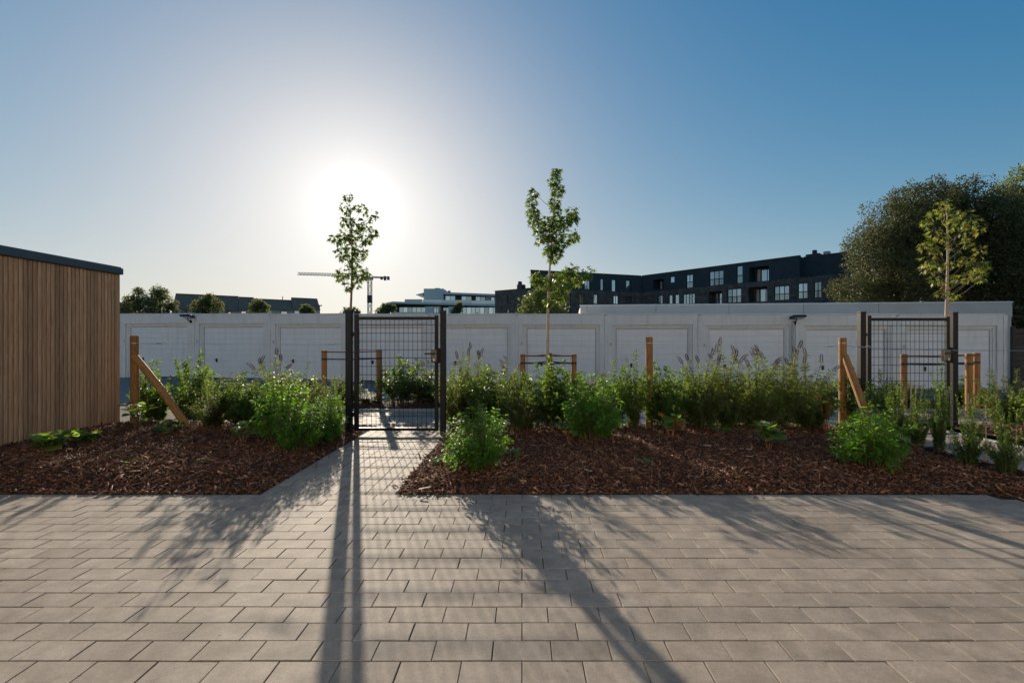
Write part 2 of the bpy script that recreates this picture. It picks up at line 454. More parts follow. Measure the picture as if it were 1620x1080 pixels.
M['oak'] = leaf_mat('evergreen_leaf', [(0.040, 0.048, 0.018), (0.070, 0.080, 0.030), (0.120, 0.125, 0.055), (0.095, 0.088, 0.042)], 0.25, 0.6, (0.22, 0.24, 0.06), 0.25)
M['fartree'] = leaf_mat('distant_leaf', [(0.07, 0.085, 0.035), (0.105, 0.12, 0.05), (0.15, 0.16, 0.075)], 0.42, 0.7, (0.34, 0.36, 0.12), 0.15)
M['birch'] = leaf_mat('light_tree_leaf', [(0.07, 0.10, 0.03), (0.11, 0.15, 0.045), (0.15, 0.19, 0.055)], 0.35, 0.5, (0.3, 0.36, 0.08), 0.4)
M['spike'] = noise_mat('purple_brown_flower', (0.055, 0.022, 0.05), (0.13, 0.07, 0.085), 200, 0.85)


# ------------------------------------------------------------------ ground and paving
def top_slab(name, x0, x1, y0, y1, z, mat, thick=0.4):
    m = MB(); m.box(x0, x1, y0, y1, z - thick, z)
    return tag(m.build(name, mat), kind='structure')

mb = MB()
mb.add([(-3000, -600, -0.75), (3000, -600, -0.75), (3000, 4000, -0.75), (-3000, 4000, -0.75)], [(0, 1, 2, 3)])
tag(mb.build('ground', M['ground']), kind='structure')

# line of the garage fronts
GA, GB = Vector((-14.63, 16.24)), Vector((14.28, 13.20))
def garage_y(x): return GA.y + (GB.y - GA.y) * (x - GA.x) / (GB.x - GA.x)
def garage_z(x): return -0.15 - 0.204 * (x - GA.x) / (GB.x - GA.x)

ROAD_Y = 8.75
mb = MB()
xs = np.linspace(-45, 45, 46); ys = np.linspace(0, 1.6, 17)
vs = []
for t in ys:
    for x in xs:
        y = ROAD_Y + (garage_y(x) - ROAD_Y) * t
        vs.append((x, y, -0.13 + (garage_z(x) + 0.13) * min(t, 1.0)))
nx = len(xs)
mb.add(vs, [(j * nx + i, j * nx + i + 1, (j + 1) * nx + i + 1, (j + 1) * nx + i) for j in range(len(ys) - 1) for i in range(nx - 1)])
tag(mb.build('road', M['asphalt']), kind='structure')
# asphalt apron that runs from the road round the back of the shed
mb = MB(); mb.box(-45, -4.75, 6.05, ROAD_Y + 0.05, -0.6, -0.05)
tag(mb.build('driveway', M['asphalt']), kind='structure')

PATIO_Y = 3.386
JOINT = 0.0033
def paver_mesh(lx, ly):
    m = MB()
    b = 0.0018
    x, y = lx / 2 - JOINT / 2, ly / 2 - JOINT / 2
    vs = [(-x, -y, -0.05), (x, -y, -0.05), (x, y, -0.05), (-x, y, -0.05),
          (-x, -y, -b), (x, -y, -b), (x, y, -b), (-x, y, -b),
          (-x + b, -y + b, 0), (x - b, -y + b, 0), (x - b, y - b, 0), (-x + b, y - b, 0)]
    fs = [(0, 1, 5, 4), (1, 2, 6, 5), (2, 3, 7, 6), (3, 0, 4, 7), (4, 5, 9, 8), (5, 6, 10, 9), (6, 7, 11, 10), (7, 4, 8, 11), (8, 9, 10, 11)]
    m.add(vs, fs)
    return m

PL, PW = 0.22, 0.1102
me_long = paver_mesh(PL, PW).mesh('paver', M['paver'])
me_deep = paver_mesh(PW, PL).mesh('paver', M['paver'])
me_half = paver_mesh(PL / 2, PW).mesh('paver', M['paver'])

def lay(parent, cells, limit, stuff_name='paver_field'):
    """cells = (mesh, x, y); the nearest in view become single pavers, the rest one joined part"""
    def score(c):
        x, y = c[1], c[2]
        if y < 1.42: return 1e6 + y
        px = CX + F * x / y
        return y + (1e4 if (px < -40 or px > 1660) else 0)
    cells = sorted(cells, key=score)
    rest = MB()
    for i, (me, x, y) in enumerate(cells):
        z = rnd.uniform(-0.0012, 0.0012)
        rx, ry, rz = (rnd.gauss(0, 0.0022), rnd.gauss(0, 0.002), rnd.gauss(0, 0.0018))
        jx, jy = rnd.gauss(0, 0.0006), rnd.gauss(0, 0.0006)
        if i < limit:
            o = link('paver', me, parent, (x + jx, y + jy, z)); o.rotation_euler = (rx, ry, rz)
        else:
            T = Matrix.Translation((x + jx, y + jy, z)) @ Matrix.Rotation(rx, 4, 'X') @ Matrix.Rotation(ry, 4, 'Y') @ Matrix.Rotation(rz, 4, 'Z')
            rest.add([T @ v.co for v in me.vertices], [tuple(p.vertices) for p in me.polygons])
    if rest.v: tag(rest.build(stuff_name, M['paver'], parent), kind='stuff')

# right-hand end of the terrace bends away: boundary polyline x(y)
def patio_right(y):
    P = [(-4, 4.7), (1.8, 4.35), (2.5, 4.1), (2.95, 3.85), (3.22, 3.70), (3.386, 3.50)]
    for (a, xa), (b, xb) in zip(P, P[1:]):
        if y <= b: return xa + (xb - xa) * (y - a) / (b - a)
    return 3.5

mb = MB(); mb.box(-7.5, 9.5, -4, 8.7, -0.6, -0.0095)
patio = tag(mb.build('patio', M['sand']), kind='structure')
cells = []
k = 0
while True:
    y = PATIO_Y - PW * (k + 0.5)
    if y < -1.5: break
    off = 0.0 if k % 2 == 0 else PL / 2
    xr = patio_right(y)
    x = -5.2 + ((off - (-5.2)) % PL)
    x = x + PL / 2
    while x < xr:
        cells.append((me_long, x, y))
        x += PL
    k += 1
lay(patio, cells, 298)

# garden path to the first gate and the paved strip behind the fence
mb = MB(); mb.box(-1.995, -0.958, PATIO_Y + 0.001, 6.16, -0.3, -0.0055)
path = tag(mb.build('garden_path', M['sand']), kind='structure')
cells = []
ncol = 9
cw = 1.03 / ncol
me_deep2 = paver_mesh(cw, PL).mesh('paver', M['paver'])
me_deeph = paver_mesh(cw, PL / 2).mesh('paver', M['paver'])
for c in range(ncol):
    x = -1.992 + cw * (c + 0.5)
    y = PATIO_Y
    if c % 2:
        cells.append((me_deeph, x, y + PL / 4 + 0.002)); y += PL / 2
    while y < 6.1:
        cells.append((me_deep2, x, y + PL / 2 + 0.002)); y += PL
lay(path, cells, 290)

mb = MB(); mb.box(-4.75, 9.5, 6.161, 7.42, -0.3, -0.006)
walk = tag(mb.build('pavement', M['sand']), kind='structure')
cells = []
k = 0
y = 6.165 + PW / 2
while y < 7.38:
    x = -4.74 + PL / 2 + (PL / 2 if k % 2 else 0)
    while x < 9.4:
        cells.append((me_long, x, y)); x += PL
    y += PW; k += 1
lay(walk, cells, 0)

mb = MB(); mb.box(4.30, 5.45, 1.2, 6.16, -0.3, -0.0055)
spath = tag(mb.build('side_path', M['sand']), kind='structure')
cells = []
for c in range(10):
    x = 4.32 + 0.1118 * (c + 0.5); y = 1.25 + (PL / 2 if c % 2 else 0)
    while y < 6.0:
        cells.append((me_deep, x, y + PL / 2)); y += PL
lay(spath, cells, 0)

def kerb(x0, x1, y0, y1, z1, name='kerb'):
    m = MB(); m.bbox(x0, x1, y0, y1, z1 - 0.25, z1, 0.008)
    return tag(m.build(name, M['kerb']), kind='structure')
kerb(4.235, 4.297, 1.2, 6.15, 0.012)
kerb(5.453, 5.515, 1.2, 6.15, 0.012)
kerb(-4.74, 9.5, 7.425, 7.485, 0.035)
kerb(-4.74, 9.5, 8.62, 8.73, 0.02)
kerb(-4.81, -4.742, 6.1, 8.73, 0.02)

# ------------------------------------------------------------------ planting beds with bark mulch
def hnoise(x, y):
    return 0.5 * math.sin(3.1 * x + 1.3 * math.sin(2.3 * y)) + 0.5 * math.sin(4.3 * y + 1.7 * math.sin(1.9 * x + 2))
def bed_h(x, y):
    if y < PATIO_Y and x < 3.4 or (-1.995 < x < -0.958 and y < 6.1): return 0.0
    if y > 7.4:                                   # rear bed
        e = min(y - 7.49, 8.62 - y); return 0.0 + 0.06 * min(max(e / 0.3, 0), 1) + 0.012 * hnoise(x, y)
    e = y - PATIO_Y
    if x < -1.99: e = min(e, (-1.99 - x) * 1.0)
    elif x < 4.2: e = min(e, x + 0.958, max((4.235 - x), 0.0) + 0.02)
    if -1.0 < x < 4.3 and y < PATIO_Y + 0.2: e = max(e, 0.0)
    if x > 3.4 and y < 3.5: e = min(max(x - patio_right(min(y, 3.386)), 0.0), 0.3)
    e = min(e, 6.16 - y)
    s = min(max(e / 0.45, 0), 1)
    hmax = 0.085 if x < -1.9 else 0.06
    h = 0.001 + hmax * s * s * (3 - 2 * s) + 0.014 * s * hnoise(x, y)
    if x < -3.6: h += 0.05 * min((-3.6 - x) / 1.2, 1) * s
    return h

def bed_mesh(name, x0, x1, y0, y1, inside=None, step=0.06):
    xs = np.arange(x0, x1 + step * 0.51, (x1 - x0) / max(1, round((x1 - x0) / step)))
    ys = np.arange(y0, y1 + step * 0.51, (y1 - y0) / max(1, round((y1 - y0) / step)))
    nx = len(xs)
    vs = []
    for y in ys:
        for x in xs:
            ok = inside is None or inside(x, y)
            vs.append((x, y, bed_h(x, y) if ok else -0.03))
    fs = [(j * nx + i, j * nx + i + 1, (j + 1) * nx + i + 1, (j + 1) * nx + i) for j in range(len(ys) - 1) for i in range(nx - 1)]
    m = MB(); m.add(vs, fs)
    o = m.build(name, M['soil'], smooth=True)
    return tag(o, kind='structure')

in_right = lambda x, y: (y >= PATIO_Y) or (x > patio_right(y) + 0.01)
bed_mesh('planting_bed', -5.1, -1.997, PATIO_Y + 0.003, 6.1)
bed_mesh('planting_bed', -0.956, 4.234, PATIO_Y + 0.003, 6.15)
bed_mesh('planting_bed', 3.45, 4.234, 1.2, PATIO_Y + 0.003, in_right)
bed_mesh('planting_bed', 5.516, 9.0, 1.2, 6.15)
bed_mesh('planting_bed', -4.74, 9.4, 7.487, 8.618, step=0.12)

def chips(regions, density, name, seed):
    rng = np.random.default_rng(seed)
    Ps = []
    for (x0, x1, y0, y1, dens, test) in regions:
        n = int((x1 - x0) * (y1 - y0) * dens * density)
        x = rng.uniform(x0, x1, n); y = rng.uniform(y0, y1, n)
        for a, b in zip(x, y):
            if test is None or test(a, b): Ps.append((a, b, bed_h(a, b)))
    P = np.array(Ps)
    n = len(P)
    L = rng.lognormal(math.log(0.028), 0.5, n).clip(0.009, 0.095)
    Wd = (L * rng.uniform(0.12, 0.36, n)).clip(0.003, 0.013)
    Tk = rng.uniform(0.0012, 0.004, n)
    yaw = rng.uniform(0, 2 * math.pi, n)
    pit = rng.normal(0, 0.30, n); rol = rng.normal(0, 0.45, n)
    bend = rng.normal(0, 0.12, n) * L
    # 8 vertices: bent slab, lower middle edge
    U = np.array([-.5, -.5, .08, .08, .5, .5]); V = np.array([-.42, .42, -.5, .5, -.3, .25])
    top = np.zeros((n, 6, 3)); bot = np.zeros((n, 6, 3))
    for i in range(6):
        jx = rng.normal(0, 0.08, n); jy = rng.normal(0, 0.12, n)
        top[:, i, 0] = L * (U[i] + jx); top[:, i, 1] = Wd * (V[i] + jy)
        top[:, i, 2] = Tk + (bend if i in (2, 3) else 0)
        bot[:, i] = top[:, i]; bot[:, i, 2] -= Tk * 1.6
    VV = np.concatenate([top, bot], 1)
    cp, sp, cr, sr, cy, sy = np.cos(pit), np.sin(pit), np.cos(rol), np.sin(rol), np.cos(yaw), np.sin(yaw)
    x, y, z = VV[..., 0], VV[..., 1], VV[..., 2]
    y, z = y * cr[:, None] - z * sr[:, None], y * sr[:, None] + z * cr[:, None]
    x, z = x * cp[:, None] + z * sp[:, None], -x * sp[:, None] + z * cp[:, None]
    x, y = x * cy[:, None] - y * sy[:, None], x * sy[:, None] + y * cy[:, None]
    lift = rng.uniform(0.0, 0.014, n) + np.abs(np.sin(pit)) * L * 0.25
    VV = np.stack([x + P[:, 0:1], y + P[:, 1:2], z + P[:, 2:3] + lift[:, None]], -1)
    q = np.array([[0, 2, 3, 1], [2, 4, 5, 3], [0, 6, 8, 2], [2, 8, 10, 4], [4, 10, 11, 5], [3, 5, 11, 9], [1, 3, 9, 7], [0, 1, 7, 6]])
    Q = (q[None] + (np.arange(n) * 12)[:, None, None]).reshape(-1, 4)
    me = np_mesh(name, VV.reshape(-1, 3), Q, M['chip'])
    return tag(link(name, me), kind='stuff')

rb = lambda a, b: (b >= PATIO_Y + 0.02)
chips([(-5.08, -1.993, PATIO_Y - 0.004, 4.6, 1.0, None), (-5.08, -2.01, 4.6, 6.1, 0.6, None),
       (-0.962, 4.22, PATIO_Y - 0.004, 4.6, 1.0, None), (-0.945, 4.22, 4.6, 6.1, 0.6, None),
       (3.5, 4.22, 2.0, PATIO_Y + 0.012, 1.0, lambda a, b: a > patio_right(b) + 0.02),
       (5.53, 7.5, 3.0, 6.1, 0.4, None), (-4.7, 9.3, 7.5, 8.6, 0.18, None)], 3600, 'bark_mulch', 3)
chips([(-3.9, -2.05, PATIO_Y - 0.22, PATIO_Y - 0.004, 0.010, lambda a, b: rnd.random() < math.exp((b - PATIO_Y) * 14)), (-0.95, 3.5, PATIO_Y - 0.22, PATIO_Y - 0.004, 0.014, lambda a, b: rnd.random() < math.exp((b - PATIO_Y) * 14)),
       (-1.98, -1.90, PATIO_Y, 5.4, 0.02, None), (-1.06, -0.965, PATIO_Y, 5.4, 0.03, None)], 3600, 'bark_mulch', 8)
# a few big pale splinters lying on the bark
spl = ('at the path corner, nearest the terrace', 'lying before the bright bush near the path', 'in the middle of the right bed', 'behind the flat green seedling', 'left of the pale green plant, upper one', 'left of the pale green plant, lower one', 'by the tiny rust leaved plant', 'at the foot of the middle bright bush', 'right of the pale green plant', 'beside the right seedling of the left bed', 'front left in the left bed', 'in front of the bright bush at the right', 'on the mulch by the path edge')
for i_, (px, py, a, L) in enumerate(((672, 776, 0.5, 0.10), (757, 756, -0.2, 0.07), (930, 757, -0.9, 0.09), (1117, 715, -0.3, 0.1), (1180, 722, -0.4, 0.11), (1183, 733, -0.5, 0.09),
                       (905, 690, -0.5, 0.06), (975, 700, -0.5, 0.09), (1240, 700, 0.2, 0.07), (318, 742, 0.2, 0.07), (215, 760, 0.1, 0.08), (1400, 755, 0.7, 0.07), (700, 738, 1.0, 0.05))):
    Y = GY(py); X = GX(px, Y)
    m = MB(); m.bbox(-L / 2, L / 2, -0.008, 0.008, 0, 0.006, 0.002)
    o = m.build('wood_splinter', M['palechip'], None, loc=(X, Y, bed_h(X, Y) + 0.014)); o.rotation_euler = (0.1, -0.05, a)
    tag(o, 'pale wood splinter ' + spl[i_], 'wood chip', 'pale splinters on the mulch')
#SPLIT
# ------------------------------------------------------------------ the residents' building the terrace belongs to, behind the camera
hb = thing('residential_building', 'pale rendered apartment building whose terrace this is, facing the low sun', 'building', (-22, -5.5, 0))
mf = MB()
us = [0.0]; 
for i in range(11): us += [2.0 + i * 4.0, 3.8 + i * 4.0]
us.append(48.0)
zs = [0, 0.15, 2.35, 3.1, 5.3, 6.1, 8.3, 9.4]
for i in range(len(us) - 1):
    for j in range(len(zs) - 1):
        if i % 2 == 1 and j % 2 == 1: continue
        mf.add([(us[i], 0, zs[j]), (us[i + 1], 0, zs[j]), (us[i + 1], 0, zs[j + 1]), (us[i], 0, zs[j + 1])], [(3, 2, 1, 0)])
mf.box(0, 48, -10, -0.3, 0, 9.35)
mf.box(0, 48, -0.35, 0.06, 9.4, 9.55)
mf.build('wall', M['facade'], hb)
wf = MB(); wf.box(0, 1.8, -0.16, -0.10, 0, 2.2); wfm = wf.mesh('window', M['frame'])
wp = MB(); wp.box(0.06, 0.88, -0.098, -0.09, 0.06, 2.14); wp.box(0.94, 1.74, -0.098, -0.09, 0.06, 2.14); wpm = wp.mesh('pane', M['glass'])
for i in range(11):
    for z in (0.15, 3.1, 6.1):
        f = link('window', wfm, hb, (2.0 + i * 4.0, 0, z)); link('pane', wpm, f)

# ------------------------------------------------------------------ timber shed on the left
SX, SY0, SY1, STOP = -5.10, 2.9, 5.63, 2.0
shed = thing('timber_shed', 'timber shed clad in narrow vertical larch slats under a dark blue roof edge', 'shed', (SX, SY1, 0))
def L_(x, y): return x - SX, y - SY1
m = MB(); m.box(-2.6, -0.045, SY0 - SY1 + 0.02, -0.02, 0.06, STOP); m.build('wall', M['batten'], shed)
m = MB(); m.box(-2.62, -0.03, SY0 - SY1 - 0.02, 0.0, -0.3, 0.055); m.build('plinth', M['kerb'], shed)
m = MB(); m.bbox(-2.72, 0.035, SY0 - SY1 - 0.06, 0.045, STOP + 0.005, STOP + 0.085, 0.006)
m.bbox(-2.70, 0.02, SY0 - SY1 - 0.04, 0.03, STOP + 0.085, STOP + 0.10, 0.004)
m.build('roof', M['fascia'], shed)
pitch = 0.0445
sm = MB(); sm.bbox(-0.03, 0.0, -0.0165, 0.0165, 0.075, STOP + 0.002, 0.0022)
slat_me = sm.mesh('slat', M['slat'])
y = -0.02
while y > SY0 - SY1:
    o = link('slat', slat_me, shed, (rnd.uniform(-0.0012, 0.0012), y, 0)); o.rotation_euler = (0, 0, rnd.gauss(0, 0.01))
    y -= pitch
sm = MB(); sm.bbox(-0.0165, 0.0165, -0.03, 0.0, 0.075, STOP + 0.002, 0.0022)
slat_b = sm.mesh('slat', M['slat'])
x = -0.07
while x > -2.5:
    link('slat', slat_b, shed, (x, 0.005, 0)); x -= pitch
m = MB(); m.bbox(-0.042, 0.004, -0.008, 0.026, 0.02, STOP + 0.002, 0.003); m.build('corner_board', M['slat'], shed)

# ------------------------------------------------------------------ the row of white garages
BW = math.hypot(GB.x - GA.x, GB.y - GA.y) / 10
GROT = math.atan2(GB.y - GA.y, GB.x - GA.x)
GH = 2.30
def build_garage():
    t = thing('garage', '', '', (0, 0, 0), GROT)
    m = MB()
    d0, d1, dt = 0.20, BW - 0.20, GH - 0.33            # door opening
    m.box(0.052, d0, 0, 0.2, 0, GH - 0.015); m.box(d1, BW - 0.052, 0, 0.2, 0, GH - 0.015)
    m.box(d0, d1, 0, 0.2, dt, GH - 0.015)
    m.box(0.052, 0.15, 0.2, 5.7, 0, GH - 0.015); m.box(BW - 0.15, BW - 0.052, 0.2, 5.7, 0, GH - 0.015)
    m.box(0.15, BW - 0.15, 5.6, 5.7, 0, GH - 0.015)
    m.box(0.052, BW - 0.052, 0.01, 5.7, -0.5, -0.002)
    m.build('wall', M['white'], t)
    m = MB(); m.bbox(-0.049, 0.049, -0.022, 0.3, -0.3, GH - 0.02, 0.008); m.build('joint_cover', M['white'], t)
    m = MB(); m.bbox(0.002, BW - 0.002, -0.012, 5.75, GH - 0.013, GH + 0.03, 0.006)
    m.build('roof', M['white'], t)
    m = MB()                                             # stepped steel frame round the door
    for (a, y0, y1, w) in ((0.0, 0.055, 0.12, 0.075), (0.062, 0.085, 0.15, 0.06)):
        m.box(d0 + a, d0 + a + w, y0, y1, 0, dt - a); m.box(d1 - a - w, d1 - a, y0, y1, 0, dt - a)
        m.box(d0 + a + w, d1 - a - w, y0, y1, dt - a - w, dt - a)
    m.build('door_frame', M['white'], t)
    a0, a1, z1 = d0 + 0.13, d1 - 0.13, dt - 0.13
    m = MB(); m.box(a0 - 0.01, a1 + 0.01, 0.135, 0.15, 0.0, z1 + 0.01); m.box(a0, a1, 0.105, 0.134, 0, 0.045, 1)
    door = m.build('door', [M['frame'], M['black']], t)
    n = 9
    hgt = (z1 - 0.048) / n
    pm = MB(); pm.bbox(a0 + 0.006, a1 - 0.006, 0.112, 0.134, 0.0, hgt - 0.0025, 0.0025)
    pme = pm.mesh('door_panel', M['whitedoor'])
    for i in range(n): link('door_panel', pme, door, (0, 0, 0.048 + i * hgt))
    hx = a0 + 0.17 * (a1 - a0) + 0.1
    m = MB(); m.bbox(hx - 0.035, hx + 0.035, 0.098, 0.113, 0.60, 0.74, 0.006); m.bbox(hx - 0.012, hx + 0.012, 0.06, 0.099, 0.68, 0.71, 0.004)
    m.bbox(hx - 0.06, hx + 0.012, 0.045, 0.062, 0.682, 0.708, 0.004)
    m.build('handle', M['black'], door)
    m = MB(); m.bbox(0.13, 0.18, -0.02, 0.0, 1.30, 1.40, 0.006); m.build('key_switch', M['beige'], t)
    return t
gar = build_garage()
glabels = [
    'white garage at the left end of the row, beside the timber shed',
    'white garage second from the left, behind the braced corner post',
    'white garage third from the left, just left of the gate',
    'white garage fourth from the left, seen behind the mesh of the middle gate',
    'white garage fifth from the left, just right of the middle gate',
    'white garage behind the slim young tree with three stakes and green crown',
    'white garage behind the plain wooden post standing without a brace',
    'white garage with a floodlight above its right edge, right of the plain post',
    'white garage just left of the right-hand gate, behind the right braced post',
    'white garage at the right end of the row, behind the right mesh gate']
garages = [gar] + [copy_tree(gar) for _ in range(9)]
for k, g in enumerate(garages):
    x = GA.x + (GB.x - GA.x) * k / 10; y = GA.y + (GB.y - GA.y) * k / 10
    g.location = (x, y, -0.15 - 0.0204 * (k + 0.5))
    tag(g, glabels[k], 'garage', 'row of white garages')
# end cover at the right end of the row belongs to the last garage
m = MB(); m.bbox(BW - 0.049, BW + 0.06, -0.022, 5.7, -0.3, GH - 0.02, 0.008); m.build('joint_cover', M['white'], garages[9])

def floodlight(k, label):
    x = GA.x + (GB.x - GA.x) * k / 10; y = GA.y + (GB.y - GA.y) * k / 10
    t = thing('floodlight', label, 'floodlight', (x, y, garages[k].location.z + GH - 0.2), GROT, 'floodlights on the garages')
    T = Matrix.Rotation(R(-14), 4, 'X')
    m = MB(); m.bbox(-0.26, 0.14, -0.34, -0.10, 0.05, 0.115, 0.012, T=T); m.build('lamp_head', M['steel'], t)
    m = MB(); m.bbox(-0.24, 0.12, -0.32, -0.12, 0.04, 0.052, 0.003, T=T); m.build('lens', M['railglass'], t)
    m = MB(); m.tube([(-0.08, -0.02, -0.05), (-0.08, -0.10, -0.03), (-0.08, -0.17, 0.06)], 0.016, 6); m.bbox(-0.13, -0.03, -0.024, 0.0, -0.10, 0.0, 0.004)
    m.build('bracket', M['steel'], t)
floodlight(1, 'dark floodlight on the white garages near the timber shed')
floodlight(8, 'dark floodlight high on the white garages right of the plain wooden post')
# downpipe by the right floodlight
x = GA.x + (GB.x - GA.x) * 0.7915; y = GA.y + (GB.y - GA.y) * 0.7915
m = MB(); m.tube([(0, -0.05, 0), (0, -0.05, 2.0)], 0.035, 8)
o = m.build('downpipe', M['beige'], garages[7]); o.matrix_parent_inverse = Matrix.Identity(4); o.location = (BW - 0.13, 0.01, 0.05)

# ------------------------------------------------------------------ second garage block behind
A = Vector((2.66, 20.4)); B = Vector((20.4, 18.56))
Lb = (B - A).length; rot = math.atan2((B - A).y, (B - A).x)
blk = thing('garage_block', 'long flat-roofed beige garage block rising behind the white garages', 'garage block', (A.x, A.y, -0.4), rot)
HB = 3.2
m = MB(); m.box(0.02, Lb - 0.02, 0.03, 6, 0, HB - 0.5); m.build('wall', M['beige'], blk)
edges = [0.0, 0.30]
for px in (1038, 1153, 1271, 1390, 1500):
    rx = (px - CX) / F
    d = (B - A); s = (rx * A.y - A.x) / (d.x - rx * d.y)
    edges.append(s * Lb)
edges.append(Lb)
for a, b in zip(edges, edges[1:]):
    m = MB(); m.bbox(a + 0.008, b - 0.008, 0.0, 0.12, HB - 0.62, HB - 0.02, 0.004); m.build('fascia_panel', M['beige'], blk)
m = MB(); m.box(0.0, Lb, 0.12, 6.05, HB - 0.5, HB - 0.06); m.build('roof', M['beige'], blk)
m = MB(); m.bbox(-0.02, Lb + 0.02, -0.02, 0.16, HB - 0.02, HB + 0.03, 0.006); m.build('roof_trim', M['white'], blk)

# ------------------------------------------------------------------ dark plank fence right of the garages
fen = thing('plank_fence', 'dark stained plank fence at the right beyond the garages', 'fence', (14.40, 13.13, -0.4))
for i in range(12):
    m = MB(); m.bbox(0, 7.0, 0.0, 0.03, 0.05 + i * 0.158, 0.05 + i * 0.158 + 0.148, 0.005); m.build('plank', M['plank'], fen)
for i in range(4):
    m = MB(); m.bbox(i * 2.2 - 0.05, i * 2.2 + 0.05, -0.075, -0.003, -0.3, 2.0, 0.006); m.build('fence_post', M['plank'], fen)

# ------------------------------------------------------------------ mesh gates
def mesh_gate(label, Y, xl, xr, side, group='mesh gates in the garden fence'):
    """xl, xr: centres of the two posts"""
    t = thing('mesh_gate', label, 'gate', (xl, Y, 0), 0, group)
    w = xr - xl
    for i, (x, h, hw) in enumerate(((0, 1.535, 0.036), (w, 1.53, 0.034))):
        m = MB(); m.bbox(x - hw, x + hw, -hw, hw, -0.3, h, 0.004); p = m.build('gate_post', M['steel'], t)
        m = MB(); m.bbox(x - hw - 0.003, x + hw + 0.003, -hw - 0.003, hw + 0.003, h, h + 0.014, 0.003); m.build('post_cap', M['black'], p)
    a, b = 0.067, w - 0.062                               # leaf stiles, outer faces
    m = MB()
    for (x0, x1, h) in ((a, a + 0.05, 1.50), (b - 0.042, b, 1.485)):
        m.bbox(x0, x1, -0.02, 0.02, 0.045, h, 0.003)
    m.bbox(a + 0.05, b - 0.042, -0.018, 0.018, 1.43, 1.468, 0.003); m.bbox(a + 0.05, b - 0.042, -0.018, 0.018, 0.05, 0.086, 0.003)
    m.build('gate_frame', M['steel'], t)
    v = MB(); v.tube([(0, 0, 0.08), (0, 0, 1.44)], 0.0028, 5)
    vme = v.mesh('vertical_bar', M['steel'])
    n = 16
    x0, x1 = a + 0.05, b - 0.042
    for i in range(n): link('vertical_bar', vme, t, (x0 + (x1 - x0) * (i + 0.8) / (n + 0.6), 0, 0))
    hmesh = MB(); hmesh.tube([(x0 - 0.005, -0.0062, 0), (x1 + 0.005, -0.0062, 0)], 0.0032, 5); hmesh.tube([(x0 - 0.005, 0.0062, 0), (x1 + 0.005, 0.0062, 0)], 0.0032, 5)
    hme = hmesh.mesh('horizontal_bar', M['steel'])
    for i in range(13): link('horizontal_bar', hme, t, (0, 0, 0.125 + i * 0.1035))
    # hinges on the left, lock on the right
    for z in (0.25, 1.25):
        m = MB(); m.tube([(0.03, -0.002, z), (a + 0.01, -0.002, z)], 0.011, 8); m.bbox(0.036, 0.05, -0.025, 0.025, z - 0.03, z + 0.03, 0.004); m.build('hinge', M['steel'], t)
    m = MB(); m.bbox(b - 0.085, b - 0.002, -0.045, 0.03, 0.90, 1.06, 0.012); lk = m.build('lock', M['galv'], t)
    m = MB(); m.tube([(b - 0.04, -0.045, 1.01), (b - 0.04, -0.085, 1.01), (b - 0.05, -0.09, 1.01), (b - 0.15, -0.09, 1.008)], 0.010, 8); m.build('handle', M['black'], lk)
    m = MB(); m.tube([(b - 0.045, -0.047, 0.935), (b - 0.045, -0.051, 0.935)], 0.012, 10); m.bbox(b - 0.050, b - 0.040, -0.051, -0.046, 0.912, 0.935, 0.001); m.build('keyhole', M['wire'], lk)
    m = MB(); m.bbox(w - 0.06, w - 0.034, -0.05, 0.03, 0.89, 1.08, 0.006); m.build('lock_keep', M['steel'], t)
    return t
mesh_gate('dark grey mesh gate at the head of the paved path, below the sun', 5.57, -2.158, -0.985, 0)
mesh_gate('dark grey mesh gate on the right, behind the sagging wire', 5.85, 4.45, 5.655, 1)

# ------------------------------------------------------------------ wooden posts and wires
def round_post(label, px, Y, top_py, brace=None):
    X = GX(px, Y); g = bed_h(X, Y); ztop = GZ(top_py, Y)
    t = thing('fence_post', label, 'post', (X, Y, g), 0, 'wooden posts of the wire fence')
    m = MB(); m.tube([(0, 0, -0.3), (0.001, 0, 0.5), (0, 0, ztop - g - 0.012), (0, 0, ztop - g)], [0.046, 0.045, 0.045, 0.040], 14); m.build('post', M['post'], t)
    if brace:
        bx, by, bz = brace
        m = MB(); m.tube([(0.012, -0.02, bz - g), ((bx - X) * 0.5, (by - Y) * 0.5 - 0.02, (bz - g) * 0.5 - 0.02), (bx - X, by - Y - 0.02, -0.12)], [0.040, 0.044, 0.044], 12); m.build('brace', M['post'], t)
    m = MB(); m.tube([(0, 0, 1.135 - g), (0, 0, 1.141 - g)], 0.0475, 14, cap=False); m.build('wire_loop', M['wire'], t)
    return t
Yp1, Yp2, Yp3 = 5.62, 5.75, 5.80
round_post('wooden fence post with a long sloping brace, next to the timber shed', 213, Yp1, 531, (GX(312, 5.6), 5.55, 0.98))
round_post('plain wooden fence post without a brace, in the middle of the right bed', 1027, Yp2, 533)
round_post('wooden fence post with a short brace, left of the right mesh gate', 1333, Yp3, 534, (GX(1383, 5.2), 5.15, 0.98))
xo, yo = 6.2, 4.5
t = thing('fence_post', 'wooden fence post at the far right, carrying the sagging wire', 'post', (xo, yo, 0), 0, 'wooden posts of the wire fence')
m = MB(); m.tube([(0, 0, -0.3), (0, 0, 1.2), (0, 0, 1.212)], [0.046, 0.045, 0.04], 14); m.build('post', M['post'], t)

